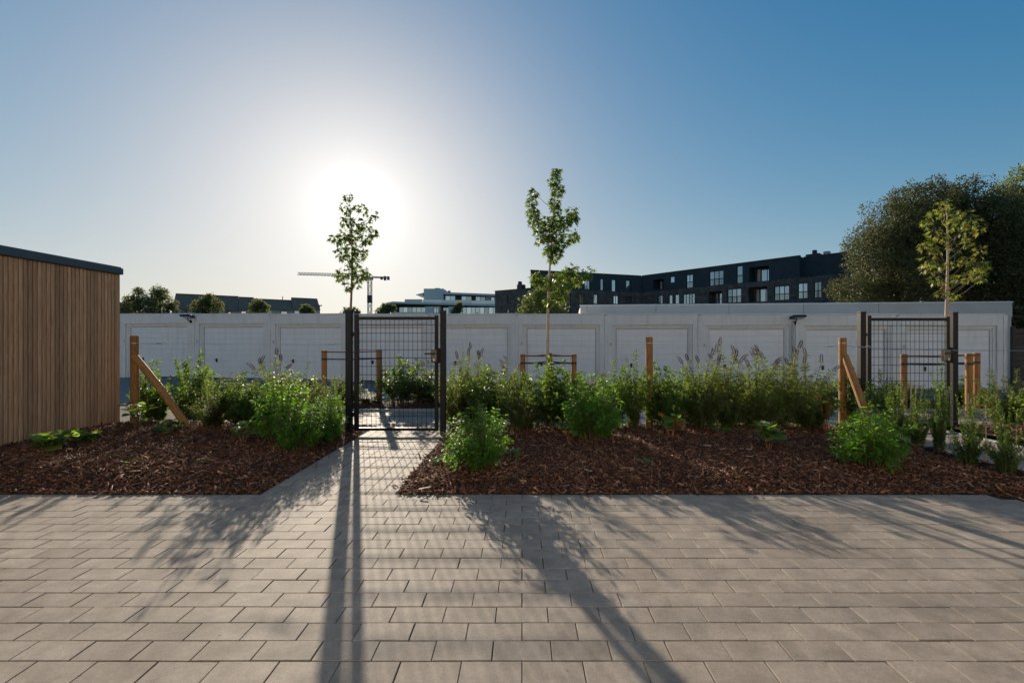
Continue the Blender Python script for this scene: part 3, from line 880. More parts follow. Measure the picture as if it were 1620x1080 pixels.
def wire(label, a, b, sag, r=0.0016, tens=()):
    a, b = Vector(a), Vector(b)
    t = thing('fence_wire', label, 'wire', a)
    pts = []
    for i in range(13):
        s = i / 12; p = (b - a) * s; p.z -= sag * 4 * s * (1 - s); pts.append(p)
    m = MB(); m.tube(pts, r, 5); m.build('strand', M['wire'], t)
    for s in tens:
        p = (b - a) * s; p.z -= sag * 4 * s * (1 - s); d = (b - a).normalized()
        m = MB()
        m.tube([p - d * 0.05, p - d * 0.035, p + d * 0.03, p + d * 0.045], [0.003, 0.008, 0.009, 0.003], 8)
        m.tube([p + d * 0.03, p + d * 0.055 + Vector((0, 0, 0.018)), p + d * 0.09 + Vector((0, 0, 0.006))], 0.003, 5)
        m.tube([p - d * 0.05, p - d * 0.10 + Vector((0, 0, -0.008))], 0.003, 5)
        m.build('tensioner', M['wire'], t)
    return t
X1, X2, X3 = GX(213, Yp1), GX(1027, Yp2), GX(1333, Yp3)
wire('thin taut wire from the post beside the shed to the middle gate', (X1 + 0.046, Yp1, 1.138), (-2.196, 5.57, 1.125), 0.006, tens=(0.10, 0.93))
wire('thin taut wire from the middle gate to the plain wooden post', (-0.95, 5.57, 1.13), (X2 - 0.046, Yp2, 1.115), 0.01)
wire('thin taut wire between the plain post and the right braced post', (X2 + 0.046, Yp2, 1.115), (X3 - 0.046, Yp3, 1.095), 0.008, tens=(0.955,))
wire('pale sagging wire running right in front of the right mesh gate', (X3 + 0.046, Yp3, 1.10), (xo - 0.04, yo, 1.10), 0.045, 0.0034, tens=(0.07,))
wire('low white string strung through the hedge by the side path', (GX(1440, 5.2), 5.2, GZ(661, 5.2)), (GX(1580, 4.5), 4.5, GZ(669, 4.5)), 0.01, 0.0026)

# ------------------------------------------------------------------ leaves
def leaf_geo(P, D, Nn, Ln, Wd, fold=0.25, curl=0.2):
    """folded pointed leaves: 5 vertices, 4 triangles each"""
    D = D / np.linalg.norm(D, axis=1, keepdims=True)
    S_ = np.cross(D, Nn); S_ /= np.maximum(np.linalg.norm(S_, axis=1, keepdims=True), 1e-6)
    U = np.cross(S_, D)
    Ln = Ln[:, None]; Wd = Wd[:, None]
    b = P
    mid = P + D * Ln * 0.5 - U * Wd * fold
    l = P + D * Ln * 0.45 + S_ * Wd * 0.5
    r = P + D * Ln * 0.45 - S_ * Wd * 0.5
    t = P + D * Ln - U * Ln * curl
    V = np.stack([b, l, r, mid, t], 1)
    n = len(P)
    q = np.array([[0, 2, 3], [0, 3, 1], [2, 4, 3], [3, 4, 1]])
    T = (q[None] + (np.arange(n) * 5)[:, None, None]).reshape(-1, 3)
    return V.reshape(-1, 3), T

def star_leaf_geo(P, D, Nn, Ln, rng):
    """five-lobed leaves"""
    D = D / np.linalg.norm(D, axis=1, keepdims=True)
    S_ = np.cross(D, Nn); S_ /= np.maximum(np.linalg.norm(S_, axis=1, keepdims=True), 1e-6)
    U = np.cross(S_, D)
    n = len(P)
    rim = []
    spec = [(-150, .22), (-112, .55), (-84, .27), (-52, .85), (-26, .34), (0, 1.0), (26, .34), (52, .85), (84, .27), (112, .55), (150, .22)]
    V = [P + D * (0.30 * Ln)[:, None]]
    for a, rr in spec:
        a = R(a)
        dz = -0.16 * rr + rng.normal(0, 0.05, n)
        q = D * (math.cos(a) * rr * 0.75) + S_ * (math.sin(a) * rr * 0.72)
        V.append(P + D * (0.30 * Ln)[:, None] + q * Ln[:, None] + U * (dz * Ln)[:, None])
    V = np.stack(V, 1)
    k = len(spec)
    q = np.array([[0, i + 1, (i + 1) % k + 1] for i in range(k)])
    T = (q[None] + (np.arange(n) * (k + 1))[:, None, None]).reshape(-1, 3)
    return V.reshape(-1, 3), T

def unit(v): return v / np.maximum(np.linalg.norm(v, axis=-1, keepdims=True), 1e-9)

def grow(rng, h, r, n_stems, per, leaf, cluster=1, start=0.25, spread=0.12, lean=0.6, droop=0.2, flat=False, top_bias=0.6):
    """stems (list of curves) plus leaf arrays (P, D, N, L)"""
    stems, P, D, Nn, Ls = [], [], [], [], []
    for s in range(n_stems):
        a = rng.uniform(0, 2 * math.pi); rr = r * math.sqrt(rng.uniform(0.01, 1.0))
        hz = h * (top_bias + (1 - top_bias) * rng.uniform()) * (1 - 0.45 * (rr / r) ** 2)
        b0 = np.array([math.cos(a), math.sin(a), 0]) * rr * spread
        tip = np.array([math.cos(a) * rr, math.sin(a) * rr, hz])
        c = np.array([math.cos(a) * rr * lean * 0.6 + rng.normal(0, 0.02), math.sin(a) * rr * lean * 0.6 + rng.normal(0, 0.02), hz * 0.6])
        tt = np.linspace(0, 1, 6)[:, None]
        curve = (1 - tt) ** 2 * b0 + 2 * tt * (1 - tt) * c + tt ** 2 * tip
        stems.append(curve)
        ts = start + (1 - start) * np.sort(rng.uniform(0, 1, per)) ** 0.8
        for i, t in enumerate(ts):
            p = (1 - t) ** 2 * b0 + 2 * t * (1 - t) * c + t ** 2 * tip
            tan = 2 * (1 - t) * (c - b0) + 2 * t * (tip - c); tan = tan / np.linalg.norm(tan)
            ph = rng.uniform(0, 2 * math.pi)
            e1 = np.cross(tan, [0.3, 0.9, 0.2]); e1 /= np.linalg.norm(e1); e2 = np.cross(tan, e1)
            for k in range(cluster):
                w = ph + 2 * math.pi * k / cluster + rng.normal(0, 0.2)
                out = e1 * math.cos(w) + e2 * math.sin(w)
                d = out * rng.uniform(0.6, 1.0) + tan * rng.uniform(0.15, 0.7) + np.array([0, 0, -droop * rng.uniform(0, 1)])
                P.append(p + out * 0.006); D.append(d)
                nn = np.array([0, 0, 1.0]) + 0.45 * rng.normal(0, 1, 3) + 0.3 * out
                Nn.append(nn); Ls.append(leaf * rng.uniform(0.6, 1.2) * (1.05 - 0.35 * t))
    return stems, np.array(P), np.array(D), np.array(Nn), np.array(Ls)

def stems_mb(stems, r0, r1, sides=4):
    m = MB()
    for c in stems:
        n = len(c)
        m.tube([tuple(p) for p in c], [r0 + (r1 - r0) * i / (n - 1) for i in range(n)], sides, cap=False)
    return m

def spike_mb(rng, tips, dirs, L, r):
    out = []
    for p, d in zip(tips, dirs):
        d = Vector(d).normalized(); p = Vector(p)
        m = MB()
        bend = Vector((rng.normal(0, 0.15), rng.normal(0, 0.15), -0.1))
        for k in range(9):
            t = k / 8
            c = p + d * L * t + bend * L * t * t
            rr = r * (0.75 + 0.4 * t) * (1 - t ** 3 * 0.85)
            for q in range(5):
                w = q * 1.2566 + k * 0.7 + rng.uniform(-.2, .2)
                e1 = d.orthogonal().normalized(); e2 = d.cross(e1)
                o = (e1 * math.cos(w) + e2 * math.sin(w))
                a = c + o * rr; s = rr * 0.85
                m.add([a + o * s, a - d * s + e1 * s * 0.6, a + d * s - e1 * s * 0.5, a - o * s * 0.3], [(0, 1, 2), (0, 2, 3), (0, 3, 1), (1, 3, 2)])
        out.append(m)
    return out

KINDS = {   # h, r are set per shrub; variants share mesh data
    'choisya': dict(mat='choisya', stem='stem', n=120, per=10, leaf=0.068, cluster=3, wid=0.36, start=0.22, spread=0.35, lean=1.0, droop=0.4, top=0.30),
    'privet': dict(mat='privet', stem='stem', n=34, per=60, leaf=0.038, cluster=2, wid=0.54, start=0.10, spread=0.35, lean=0.35, droop=0.1, top=0.3),
    'laurel': dict(mat='privet', stem='stem', n=34, per=40, leaf=0.066, cluster=2, wid=0.48, start=0.12, spread=0.35, lean=0.4, droop=0.15, top=0.5),
    'buddleia': dict(mat='olive', stem='stem', n=48, per=48, leaf=0.062, cluster=2, wid=0.27, start=0.12, spread=0.25, lean=0.5, droop=0.45, top=0.3),
    'olive': dict(mat='olive', stem='stem', n=60, per=56, leaf=0.036, cluster=2, wid=0.45, start=0.10, spread=0.3, lean=0.5, droop=0.1, top=0.35),
}
PROTO = {}
NVAR = 3
def proto(kind, v):
    if (kind, v) in PROTO: return PROTO[(kind, v)]
    K = KINDS[kind]
    rng = np.random.default_rng(hash_seed(kind) + v * 17)
    h, r = 0.7, 0.32
    stems, P, D, Nn, Ls = grow(rng, h, r, K['n'], K['per'], K['leaf'], K['cluster'], K['start'], K['spread'], K['lean'], K['droop'], top_bias=K['top'])
    zz = h / np.percentile(P[:, 2], 99.3); P[:, 2] *= zz; stems = [c * np.array([1, 1, zz]) for c in stems]
    V, T = leaf_geo(P, D, Nn, Ls, Ls * K['wid'])
    fol = np_mesh('foliage', V, T, M[K['mat']])
    stm = stems_mb(stems, 0.0042, 0.0016).mesh('stem', M[K['stem']])
    sp = []
    if kind == 'buddleia':
        idx = sorted(range(len(stems)), key=lambda i: -stems[i][-1][2])[:6]
        sp = [x.mesh('flower_spike', M['spike']) for x in spike_mb(rng, [stems[i][-1] for i in idx], [stems[i][-1] - stems[i][-2] + rng.normal(0, 0.025, 3) for i in idx], 0.10, 0.0115)]
    PROTO[(kind, v)] = (fol, stm, sp)
    return PROTO[(kind, v)]
def hash_seed(s): return sum(ord(c) * (i + 3) for i, c in enumerate(s))

def shrub(kind, px, Y, top_py, rad_px, label, group, v=0, base=None, spikes=True):
    X = GX(px, Y); g = bed_h(X, Y) if base is None else base
    h = GZ(top_py, Y) - g; r = rad_px * Y / F * {'choisya': 1.0, 'privet': 1.0}.get(kind, 1.3)
    cat = 'shrub'
    name = {'choisya': 'bright_shrub', 'privet': 'hedge_shrub', 'laurel': 'glossy_shrub', 'buddleia': 'flowering_shrub', 'olive': 'small_leaved_shrub'}[kind]
    t = thing(name, label, cat, (X, Y, g - 0.015), rnd.uniform(0, 6.28), group)
    fol, stm, sp = proto(kind, v)
    sc = (r / 0.32, r / 0.32, h / 0.7)
    t.scale = sc
    f = link('foliage', fol, t); f['kind'] = 'stuff'
    link('stem', stm, t)
    for q in (sp if spikes else ()): link('flower_spike', q, t)
    return t
#SPLIT
# ------------------------------------------------------------------ shrubs, one by one
gL, gB, gR, gH = 'bright green shrubs in the beds', 'small leaved shrubs along the fence', 'flowering shrubs with dark spikes', 'hedge plants along the side path'
SHR = [
 ('laurel', 243, 6.05, 574, 26, 'dark glossy shrub directly behind the sloping brace of the left post', gB),
 ('laurel', 300, 6.1, 565, 26, 'tall glossy shrub just right of the left post brace', gB),
 ('olive', 336, 5.57, 604, 34, 'rounded small leaved shrub in front of the second garage door', gB),
 ('laurel', 376, 5.62, 590, 30, 'glossy shrub between the rounded shrub and the dark flower spikes', gB),
 ('buddleia', 424, 5.67, 574, 40, 'flowering shrub with dark purple spikes in the left bed', gR),
 ('choisya', 446, 4.8, 594, 44, 'bright green bush, tallest one in the left bed', gL),
 ('choisya', 516, 5.05, 626, 34, 'bright green bush touching the left post of the middle gate', gL),
 ('choisya', 474, 4.6, 640, 40, 'low bright green bush at the front of the left bed clump', gL),
 ('olive', 482, 5.72, 588, 34, 'small leaved shrub left of the wooden stake frame behind it', gB),
 ('privet', 530, 5.72, 598, 24, 'dark shrub right behind the left post of the middle gate', gB),
 ('olive', 352, 8.0, 592, 34, 'rear shrub low before the gap between second and third garage', gB),
 ('laurel', 468, 8.0, 590, 34, 'rear shrub in front of the third garage door', gB),
 ('olive', 548, 8.05, 592, 26, 'rear shrub between the two stakes of the sunlit tree', gB),
 ('laurel', 634, 7.95, 568, 32, 'tall glossy shrub seen through the mesh of the middle gate', gB),
 ('olive', 585, 8.0, 618, 22, 'low shrub seen through the left side of the middle gate', gB),
 ('laurel', 676, 8.0, 586, 32, 'shrub seen through the right side of the middle gate', gB),
 ('buddleia', 668, 8.3, 578, 26, 'thin flowering shrub behind the lock of the middle gate', gR),
 ('olive', 724, 6.02, 574, 36, 'small leaved shrub right beside the lock post of the middle gate', gB),
 ('buddleia', 746, 6.22, 566, 34, 'flowering shrub with spikes just right of the middle gate', gR),
 ('laurel', 782, 5.72, 584, 38, 'wide glossy shrub behind the bright bush near the path', gB),
 ('buddleia', 800, 7.9, 578, 34, 'flowering shrub left of the stakes of the second tree', gR),
 ('olive', 826, 5.52, 596, 34, 'small leaved shrub below the left stake of the second tree', gB),
 ('laurel', 862, 5.62, 573, 38, 'leafy shrub hiding the foot of the second tree', gB),
 ('laurel', 900, 5.72, 582, 34, 'leafy shrub below the right stake of the second tree', gB),
 ('choisya', 756, 3.9, 644, 57, 'bright green bush right of the paved path, nearest the terrace', gL),
 ('choisya', 936, 5.05, 598, 50, 'bright green bush below the right stake of the second tree', gL),
 ('laurel', 972, 5.72, 583, 24, 'slim leafy shrub left of the plain wooden post', gB),
 ('privet', 1003, 5.70, 560, 32, 'tall dense dark shrub touching the plain wooden post on its left', gB),
 ('laurel', 1046, 5.67, 578, 32, 'leafy shrub touching the plain wooden post on its right', gB),
 ('laurel', 1082, 5.82, 592, 26, 'low open shrub second to the right of the plain post', gB),
 ('buddleia', 1113, 5.67, 574, 38, 'leftmost spiky flowering shrub right of the plain post', gR),
 ('buddleia', 1152, 5.72, 560, 38, 'tallest flowering shrub, with long spikes in front of white doors', gR),
 ('buddleia', 1194, 5.62, 572, 40, 'flowering shrub just behind the low broad leaved plant', gR),
 ('buddleia', 1236, 5.72, 564, 38, 'flowering shrub below the right floodlight', gR),
 ('buddleia', 1276, 5.67, 574, 38, 'flowering shrub left of the reddish broad leaved stem', gR),
 ('laurel', 1168, 8.0, 590, 40, 'rear glossy shrub behind the tallest flowering shrub', gB),
 ('olive', 1290, 8.0, 596, 40, 'rear small leaved shrub left of the right braced post', gB),
 ('laurel', 1352, 5.82, 586, 24, 'leafy shrub wedged between the right braced post and its brace', gB),
 ('choisya', 1377, 3.97, 640, 57, 'bright green bush in front of the right braced post', gL),
 ('privet', 1398, 5.4, 590, 30, 'hedge plant at the left foot of the right mesh gate', gH),
 ('privet', 1424, 5.05, 610, 30, 'hedge plant by the side path, below the left stake of the third tree', gH),
 ('privet', 1452, 4.75, 618, 26, 'thin hedge plant standing before the side path and mesh gate', gH),
 ('privet', 1487, 4.5, 582, 22, 'tallest slim hedge plant, in front of the lock of the right gate', gH),
 ('privet', 1532, 4.05, 622, 28, 'bushy hedge plant with a cane where the string begins', gH),
 ('privet', 1592, 3.82, 632, 30, 'hedge plant nearest the terrace at the far right', gH),
 ('laurel', 1532, 8.0, 596, 40, 'rear shrub at the foot of the stakes of the third tree', gB),
 ('olive', 1596, 6.22, 588, 40, 'shrub at the right edge before the dark plank fence', gB),
 ('laurel', 1650, 5.0, 600, 26, 'leafy shrub at the far right beyond the side path', gB),
 ('olive', 1420, 8.0, 600, 40, 'rear shrub seen through the right mesh gate', gB),
 ('laurel', 402, 5.5, 606, 30, 'glossy shrub filling the gap left of the tallest bright bush', gB),
 ('olive', 1014, 8.0, 588, 44, 'rear shrub seen just left of the plain wooden post', gB),
 ('laurel', 1092, 8.0, 592, 40, 'rear glossy shrub in front of the wide gap right of the plain post', gB),
 ('olive', 930, 8.0, 590, 44, 'rear shrub right of the stakes of the second tree', gB),
 ('laurel', 740, 8.0, 590, 40, 'rear glossy shrub in front of the fifth garage', gB),
 ('olive', 1235, 8.0, 592, 44, 'rear shrub below the right floodlight', gB),
]
for i, (kind, px, Y, top, rad, lab, grp) in enumerate(SHR):
    shrub(kind, px, Y, top, rad, lab, grp, v=i % NVAR)
# thin planting canes in the hedge
for i, (px, Y, top, lab) in enumerate(((1447, 4.8, 606, 'thin bamboo cane left of the string in the hedge'), (1487, 4.55, 620, 'thin bamboo cane beside the tallest hedge plant'),
        (1440, 5.2, 604, 'thin bamboo cane in front of the left half of the right gate'), (1559, 4.1, 640, 'bamboo cane right of the bushy hedge plant'), (1607, 3.9, 655, 'bamboo cane at the right edge of the photo'),
        (1530, 4.6, 622, 'bamboo cane behind the bushy hedge plant'))):
    X = GX(px, Y); g = bed_h(X, Y)
    m = MB(); m.tube([(0, 0, -0.1), (0.004, 0, (GZ(top, Y) - g) / 2), (rnd.uniform(-.02, .02), 0, GZ(top, Y) - g)], 0.005, 6)
    tag(m.build('plant_cane', M['cane'], None, loc=(X, Y, g)), lab, 'cane', 'canes in the hedge')

# ------------------------------------------------------------------ broad leaved plants: every leaf a piece
def broad_leaf_mesh(mat, seed):
    r_ = random.Random(seed)
    prof = [(0, .02), (.12, .26), (.3, .42), (.52, .44), (.74, .30), (.9, .12), (1.0, .0)]
    vs, fs = [], []
    for i, (t, w) in enumerate(prof):
        z = -0.32 * t * t + 0.12 * t
        jag = 0.03 * (-1) ** i
        vs += [(t, -w - jag * (w > .05), z + 0.14 * w + r_.uniform(-.02, .02)), (t, 0, z), (t, w + jag * (w > .05), z + 0.14 * w + r_.uniform(-.02, .02))]
    for i in range(len(prof) - 1):
        a = i * 3
        fs += [(a, a + 3, a + 4, a + 1), (a + 1, a + 4, a + 5, a + 2)]
    m = MB(); m.add(vs, fs); return m.mesh('leaf', mat)
BL = {k: [broad_leaf_mesh(M[k], s) for s in range(3)] for k in ('hydrangea', 'autumn', 'privet')}

def broad_plant(label, px, base_py, top_py, rad_px, n, size, mats=('hydrangea',), stem='stem', Y=None, nst=5):
    Y = Y or GY(base_py - 3)
    X = GX(px, Y); g = bed_h(X, Y); h = GZ(top_py, Y) - g; r = rad_px * Y / F
    t = thing('broad_leaved_plant', label, 'plant', (X, Y, g - 0.01), 0, 'broad leaved plants in the mulch')
    sm = MB(); tips = []
    for s in range(nst):
        a = s * 2.4 + rnd.uniform(-.4, .4); rr = r * rnd.uniform(0.25, 0.75); hh = h * rnd.uniform(0.7, 1.0)
        p = [(0.015 * math.cos(a), 0.015 * math.sin(a), 0), (math.cos(a) * rr * .45, math.sin(a) * rr * .45, hh * .6), (math.cos(a) * rr, math.sin(a) * rr, hh * 0.97)]
        sm.tube(p, [0.006, 0.0045, 0.003], 6); tips.append((p, a))
    sm.build('stem', M[stem], t)
    for i in range(n):
        p, a = tips[i % nst]
        f = rnd.uniform(0.30, 1.0)
        q = (Vector(p[1]).lerp(Vector(p[2]), (f - .45) / .55) if f > .45 else Vector(p[0]).lerp(Vector(p[1]), f / .45))
        w = i * 2.4 + rnd.uniform(-.5, .5)
        mk = mats[rnd.randrange(len(mats))]
        o = link('leaf', rnd.choice(BL[mk]), t, q)
        o.rotation_euler = (rnd.gauss(0, .35), rnd.uniform(-0.85, 0.15), w)
        s = size * rnd.uniform(0.7, 1.15) * (1.15 - 0.35 * f); o.scale = (s, s, s)
    return t
broad_plant('low pale green broad leaved plant alone on the bark, right of centre', 1216, 724, 666, 32, 44, 0.13, stem='redstem')
broad_plant('broad leaved plant with orange and red leaves at the foot of the plain post', 1062, 702, 655, 32, 34, 0.125, ('autumn', 'hydrangea', 'hydrangea'), 'redstem')
broad_plant('tiny plant with one rust coloured leaf, left of the plain post', 900, 712, 680, 17, 9, 0.075, ('autumn', 'hydrangea'), 'redstem', nst=3)
broad_plant('upright broad leaved plant with reddish stem left of the right braced post', 1306, 690, 612, 26, 22, 0.115, ('hydrangea', 'hydrangea', 'autumn'), 'redstem', Y=5.5)
broad_plant('broad leaved plant in front of the bright clump in the left bed', 386, 718, 658, 28, 24, 0.10)
broad_plant('shaded broad leaved plant lowest by the shed wall', 78, 738, 682, 46, 40, 0.12, ('hydrangea', 'privet'))
broad_plant('shaded broad leaved plant by the shed wall, second from the left', 132, 722, 680, 42, 34, 0.11, ('hydrangea', 'privet'))
broad_plant('broad leaved plant at the foot of the left braced post', 216, 700, 622, 36, 32, 0.105, ('privet', 'hydrangea'), Y=5.3)
broad_plant('broad leaved plant right of the foot of the left braced post', 262, 705, 668, 34, 22, 0.10, ('privet', 'hydrangea'))
broad_plant('small drooping plant behind the pale green plant on the bark', 1140, 698, 672, 28, 14, 0.09, ('hydrangea', 'privet'))
broad_plant('flat green seedling in the middle of the right bed bark', 1022, 746, 732, 20, 12, 0.075, nst=4)
broad_plant('seedling left of the bright bush near the path corner', 690, 742, 722, 20, 12, 0.07, nst=4)
broad_plant('small seedling on the bark of the left bed, left one', 206, 750, 728, 14, 9, 0.06, nst=3)
broad_plant('small seedling on the bark of the left bed, right one', 316, 744, 728, 18, 10, 0.065, nst=3)
broad_plant('small greyish plant left of the bright bush below the second tree', 826, 692, 655, 24, 18, 0.085, ('hydrangea', 'privet'))
broad_plant('small plant at the right foot of the bright bush near the path', 808, 738, 705, 14, 10, 0.075, nst=3)

# ------------------------------------------------------------------ staked young trees
def stake_frame(label, stakes, rails, Y):
    """stakes: (px, Y, top_py)"""
    px0, Y0, _ = stakes[0]
    X0 = GX(px0, Y0)
    t = thing('stake_frame', label, 'tree stakes', (X0, Y0, 0), 0, 'wooden stake frames holding the young trees')
    pos = []
    for px, Yk, top in stakes:
        X = GX(px, Yk); z = GZ(top, Yk)
        m = MB(); m.tube([(X - X0, Yk - Y0, -0.4), (X - X0, Yk - Y0, z - 0.012), (X - X0, Yk - Y0, z)], [0.047, 0.047, 0.042], 14); m.build('stake', M['post'], t)
        pos.append(Vector((X - X0, Yk - Y0, z)))
    for mat, dz, r, name, tr in rails:
        for a, b in ((0, 1), (1, 2), (2, 0)) if len(pos) == 3 else ((0, 1),):
            m = MB()
            p, q = pos[a].copy(), pos[b].copy(); p.z -= dz; q.z -= dz
            mid = p.lerp(q, 0.5) - Vector((0, 0, 0.012))
            m.tube([p, mid, q], r, 6)
            m.build(name, M[mat], t)
        for p in pos:
            m = MB(); m.tube([(p.x, p.y, p.z - dz - 0.018), (p.x, p.y, p.z - dz + 0.018)], 0.0495, 14, cap=False); m.build(name, M[mat], t)
    return t

def young_tree(label, trunk, Y, blobs, leaf, dens, mat, bark, seed, r0=0.03):
    rng = np.random.default_rng(seed)
    X0 = GX(trunk[0][0], Y)
    t = thing('young_tree', label, 'tree', (X0, Y, 0.0), 0, 'staked young trees')
    pts = [Vector((GX(px, Y) - X0, rng.normal(0, 0.01), GZ(py, Y))) for px, py in trunk]
    pts[0].z = -0.1
    n = len(pts)
    m = MB(); m.tube(pts, [r0 * (1 - 0.86 * (i / (n - 1)) ** 1.1) for i in range(n)], 8); m.build('trunk', M[bark], t, smooth=True)
    def trunk_at(z):
        for a, b in zip(pts, pts[1:]):
            if a.z <= z <= b.z: return a.lerp(b, (z - a.z) / (b.z - a.z))
        return pts[-1].copy() if z > pts[-1].z else pts[0].copy()
    P, D, Nn, Ls = [], [], [], []
    for px, py, rp in blobs:
        r = rp * Y / F
        dist = abs(GX(px, Y) - X0 - trunk_at(GZ(py, Y)).x)
        y = float(np.clip(rng.normal(0, 0.6), -1.2, 1.2)) * max(dist, 0.12)
        x, z = GX(px, Y + y) - X0, GZ(py, Y + y)
        c = Vector((x, y, z))
        st = trunk_at(z - 0.55 * dist - 0.12 - 0.25 * r)
        if dist > 0.02 or True:
            m = MB(); mid = st.lerp(c, 0.5) + Vector((0, 0, -0.06 * dist)); end = c + Vector((0, 0, r * 0.7))
            m.tube([st, mid, c, end], [0.0055, 0.0042, 0.003, 0.0015], 5); m.build('branch', M['bark'], t, smooth=True)
        k = int(dens * (rp / 10.0) ** 1.7) + 4
        for i in range(k):
            d = rng.normal(0, 1, 3); d /= np.linalg.norm(d)
            rad = r * rng.uniform(0.15, 1.05) ** 0.6
            # keep leaves near the branch lower down
            p = np.array(c) + d * rad * np.array([0.85, 0.85, 1.05])
            P.append(p)
            D.append(d * np.array([1, 1, .5]) + np.array([0, 0, -0.55]) + rng.normal(0, .3, 3))
            Nn.append(np.array([0, 0, .7]) + d * 0.5 + rng.normal(0, .45, 3)); Ls.append(leaf * rng.uniform(0.6, 1.15))
    V, T = star_leaf_geo(np.array(P), np.array(D), np.array(Nn), np.array(Ls), rng)
    f = link('foliage', np_mesh('foliage', V, T, M[mat]), t); f['kind'] = 'stuff'
    return t
RAILS = (('rust', 0.03, 0.011, 'rail', 0), ('black', 0.16, 0.012, 'strap', 0))
YT = 8.2
young_tree('slim young tree standing straight in the glare of the sun, behind the gate post', [(556, 640), (555.5, 560), (554.5, 500), (556, 460), (556.5, 430), (557, 390), (555, 350), (553, 308)], YT,
   [(552, 311, 7), (545, 329, 7), (556, 328, 6), (573, 330, 7), (588, 341, 9), (547, 348, 10), (562, 352, 12), (576, 356, 10), (590, 367, 9), (530, 379, 11), (547, 372, 12), (562, 374, 12), (578, 377, 10), (541, 400, 10), (556, 396, 12), (570, 398, 11), (563, 414, 9), (549, 412, 8),
    (541, 434, 10), (556, 430, 9), (570, 434, 11), (579, 430, 7), (551, 452, 8), (564, 446, 8)], 0.098, 40, 'sweetgum', 'bark', 5)
stake_frame('two wooden stakes with rail behind the left post of the middle gate', [(513, 8.15, 554), (600, 8.15, 553)], RAILS, 8.15)
YT2 = 8.0
young_tree('young tree with an open green crown of spreading branches, left of the plain post', [(866, 640), (866, 560), (867, 500), (868, 455), (870, 420), (872, 390), (875, 350), (878, 310), (880, 272)], YT2,
   [(880, 274, 8), (878, 287, 10), (882, 299, 10), (879, 320, 9), (881, 332, 9), (845, 304, 8), (842, 322, 9), (845, 336, 10), (846, 350, 10), (852, 360, 8), (855, 376, 10), (868, 352, 11), (880, 352, 12), (893, 350, 10), (904, 336, 10), (907, 346, 9), (867, 370, 11), (881, 372, 12), (895, 378, 11), (909, 373, 9), (874, 390, 11), (884, 394, 9), (868, 398, 8), (876, 408, 7),
    (850, 437, 9), (862, 446, 9), (880, 438, 9), (896, 436, 12), (906, 428, 9), (914, 440, 9), (930, 433, 9), (890, 452, 10), (876, 462, 9), (886, 470, 8), (845, 441, 6), (900, 450, 8), (868, 476, 7)], 0.10, 54, 'sweetgum', 'palebark', 9)
stake_frame('three wooden stakes with rail and black band around the second tree', [(827, 8.0, 560), (869, 8.45, 558), (908, 8.0, 560)], RAILS, 8.0)
YT3 = 7.6
young_tree('young tree with yellowing leaves and pale trunk at the right gate', [(1499, 640), (1499, 560), (1497.5, 500), (1498, 450), (1500, 410), (1500, 370), (1497, 340), (1495, 320)], YT3,
   [(1495, 324, 10), (1480, 336, 9), (1470, 348, 10), (1500, 342, 10), (1512, 350, 9), (1528, 338, 9), (1536, 352, 10), (1548, 358, 9), (1476, 366, 9), (1490, 372, 9), (1520, 368, 9), (1462, 386, 8), (1480, 392, 9), (1506, 390, 8), (1530, 384, 8), (1552, 393, 7), (1468, 414, 9), (1484, 418, 9), (1510, 414, 9), (1530, 412, 8),
    (1542, 420, 10), (1556, 420, 8), (1546, 432, 9), (1464, 424, 7), (1480, 440, 9), (1498, 448, 9), (1514, 440, 9), (1530, 436, 10), (1554, 440, 7), (1490, 462, 7), (1508, 466, 6)], 0.10, 20, 'sweetgum2', 'palebark', 15, 0.029)
stake_frame('three thick wooden stakes with straps at the right mesh gate', [(1430, 7.5, 560), (1533, 6.9, 559), (1545, 7.5, 558)], RAILS, 7.5)

# ------------------------------------------------------------------ big trees behind
def leaf_cloud(rng, blobs, n, size, flat=0.55):
    """quads scattered through the outer part of many overlapping lobes"""
    w = np.array([b[3] ** 2 for b in blobs]); w = w / w.sum()
    idx = rng.choice(len(blobs), n, p=w)
    C = np.array([b[:3] for b in blobs])[idx]; Rr = np.array([b[3] for b in blobs])[idx]
    d = unit(rng.normal(0, 1, (n, 3)))
    lump = 1 + 0.24 * np.sin(d[:, 0] * 7 + idx) * np.sin(d[:, 1] * 6 + idx * 2) + 0.18 * np.sin(d[:, 2] * 9 + idx * 3)
    rad = Rr * lump * (1.06 - 0.55 * rng.uniform(0, 1, n) ** 2.2)
    P = C + d * rad[:, None]
    D = unit(d * 0.7 + rng.normal(0, 0.7, (n, 3)))
    Nn = d + rng.normal(0, flat, (n, 3))
    Ls = size * rng.uniform(0.6, 1.4, n)
    return P, D, Nn, Ls

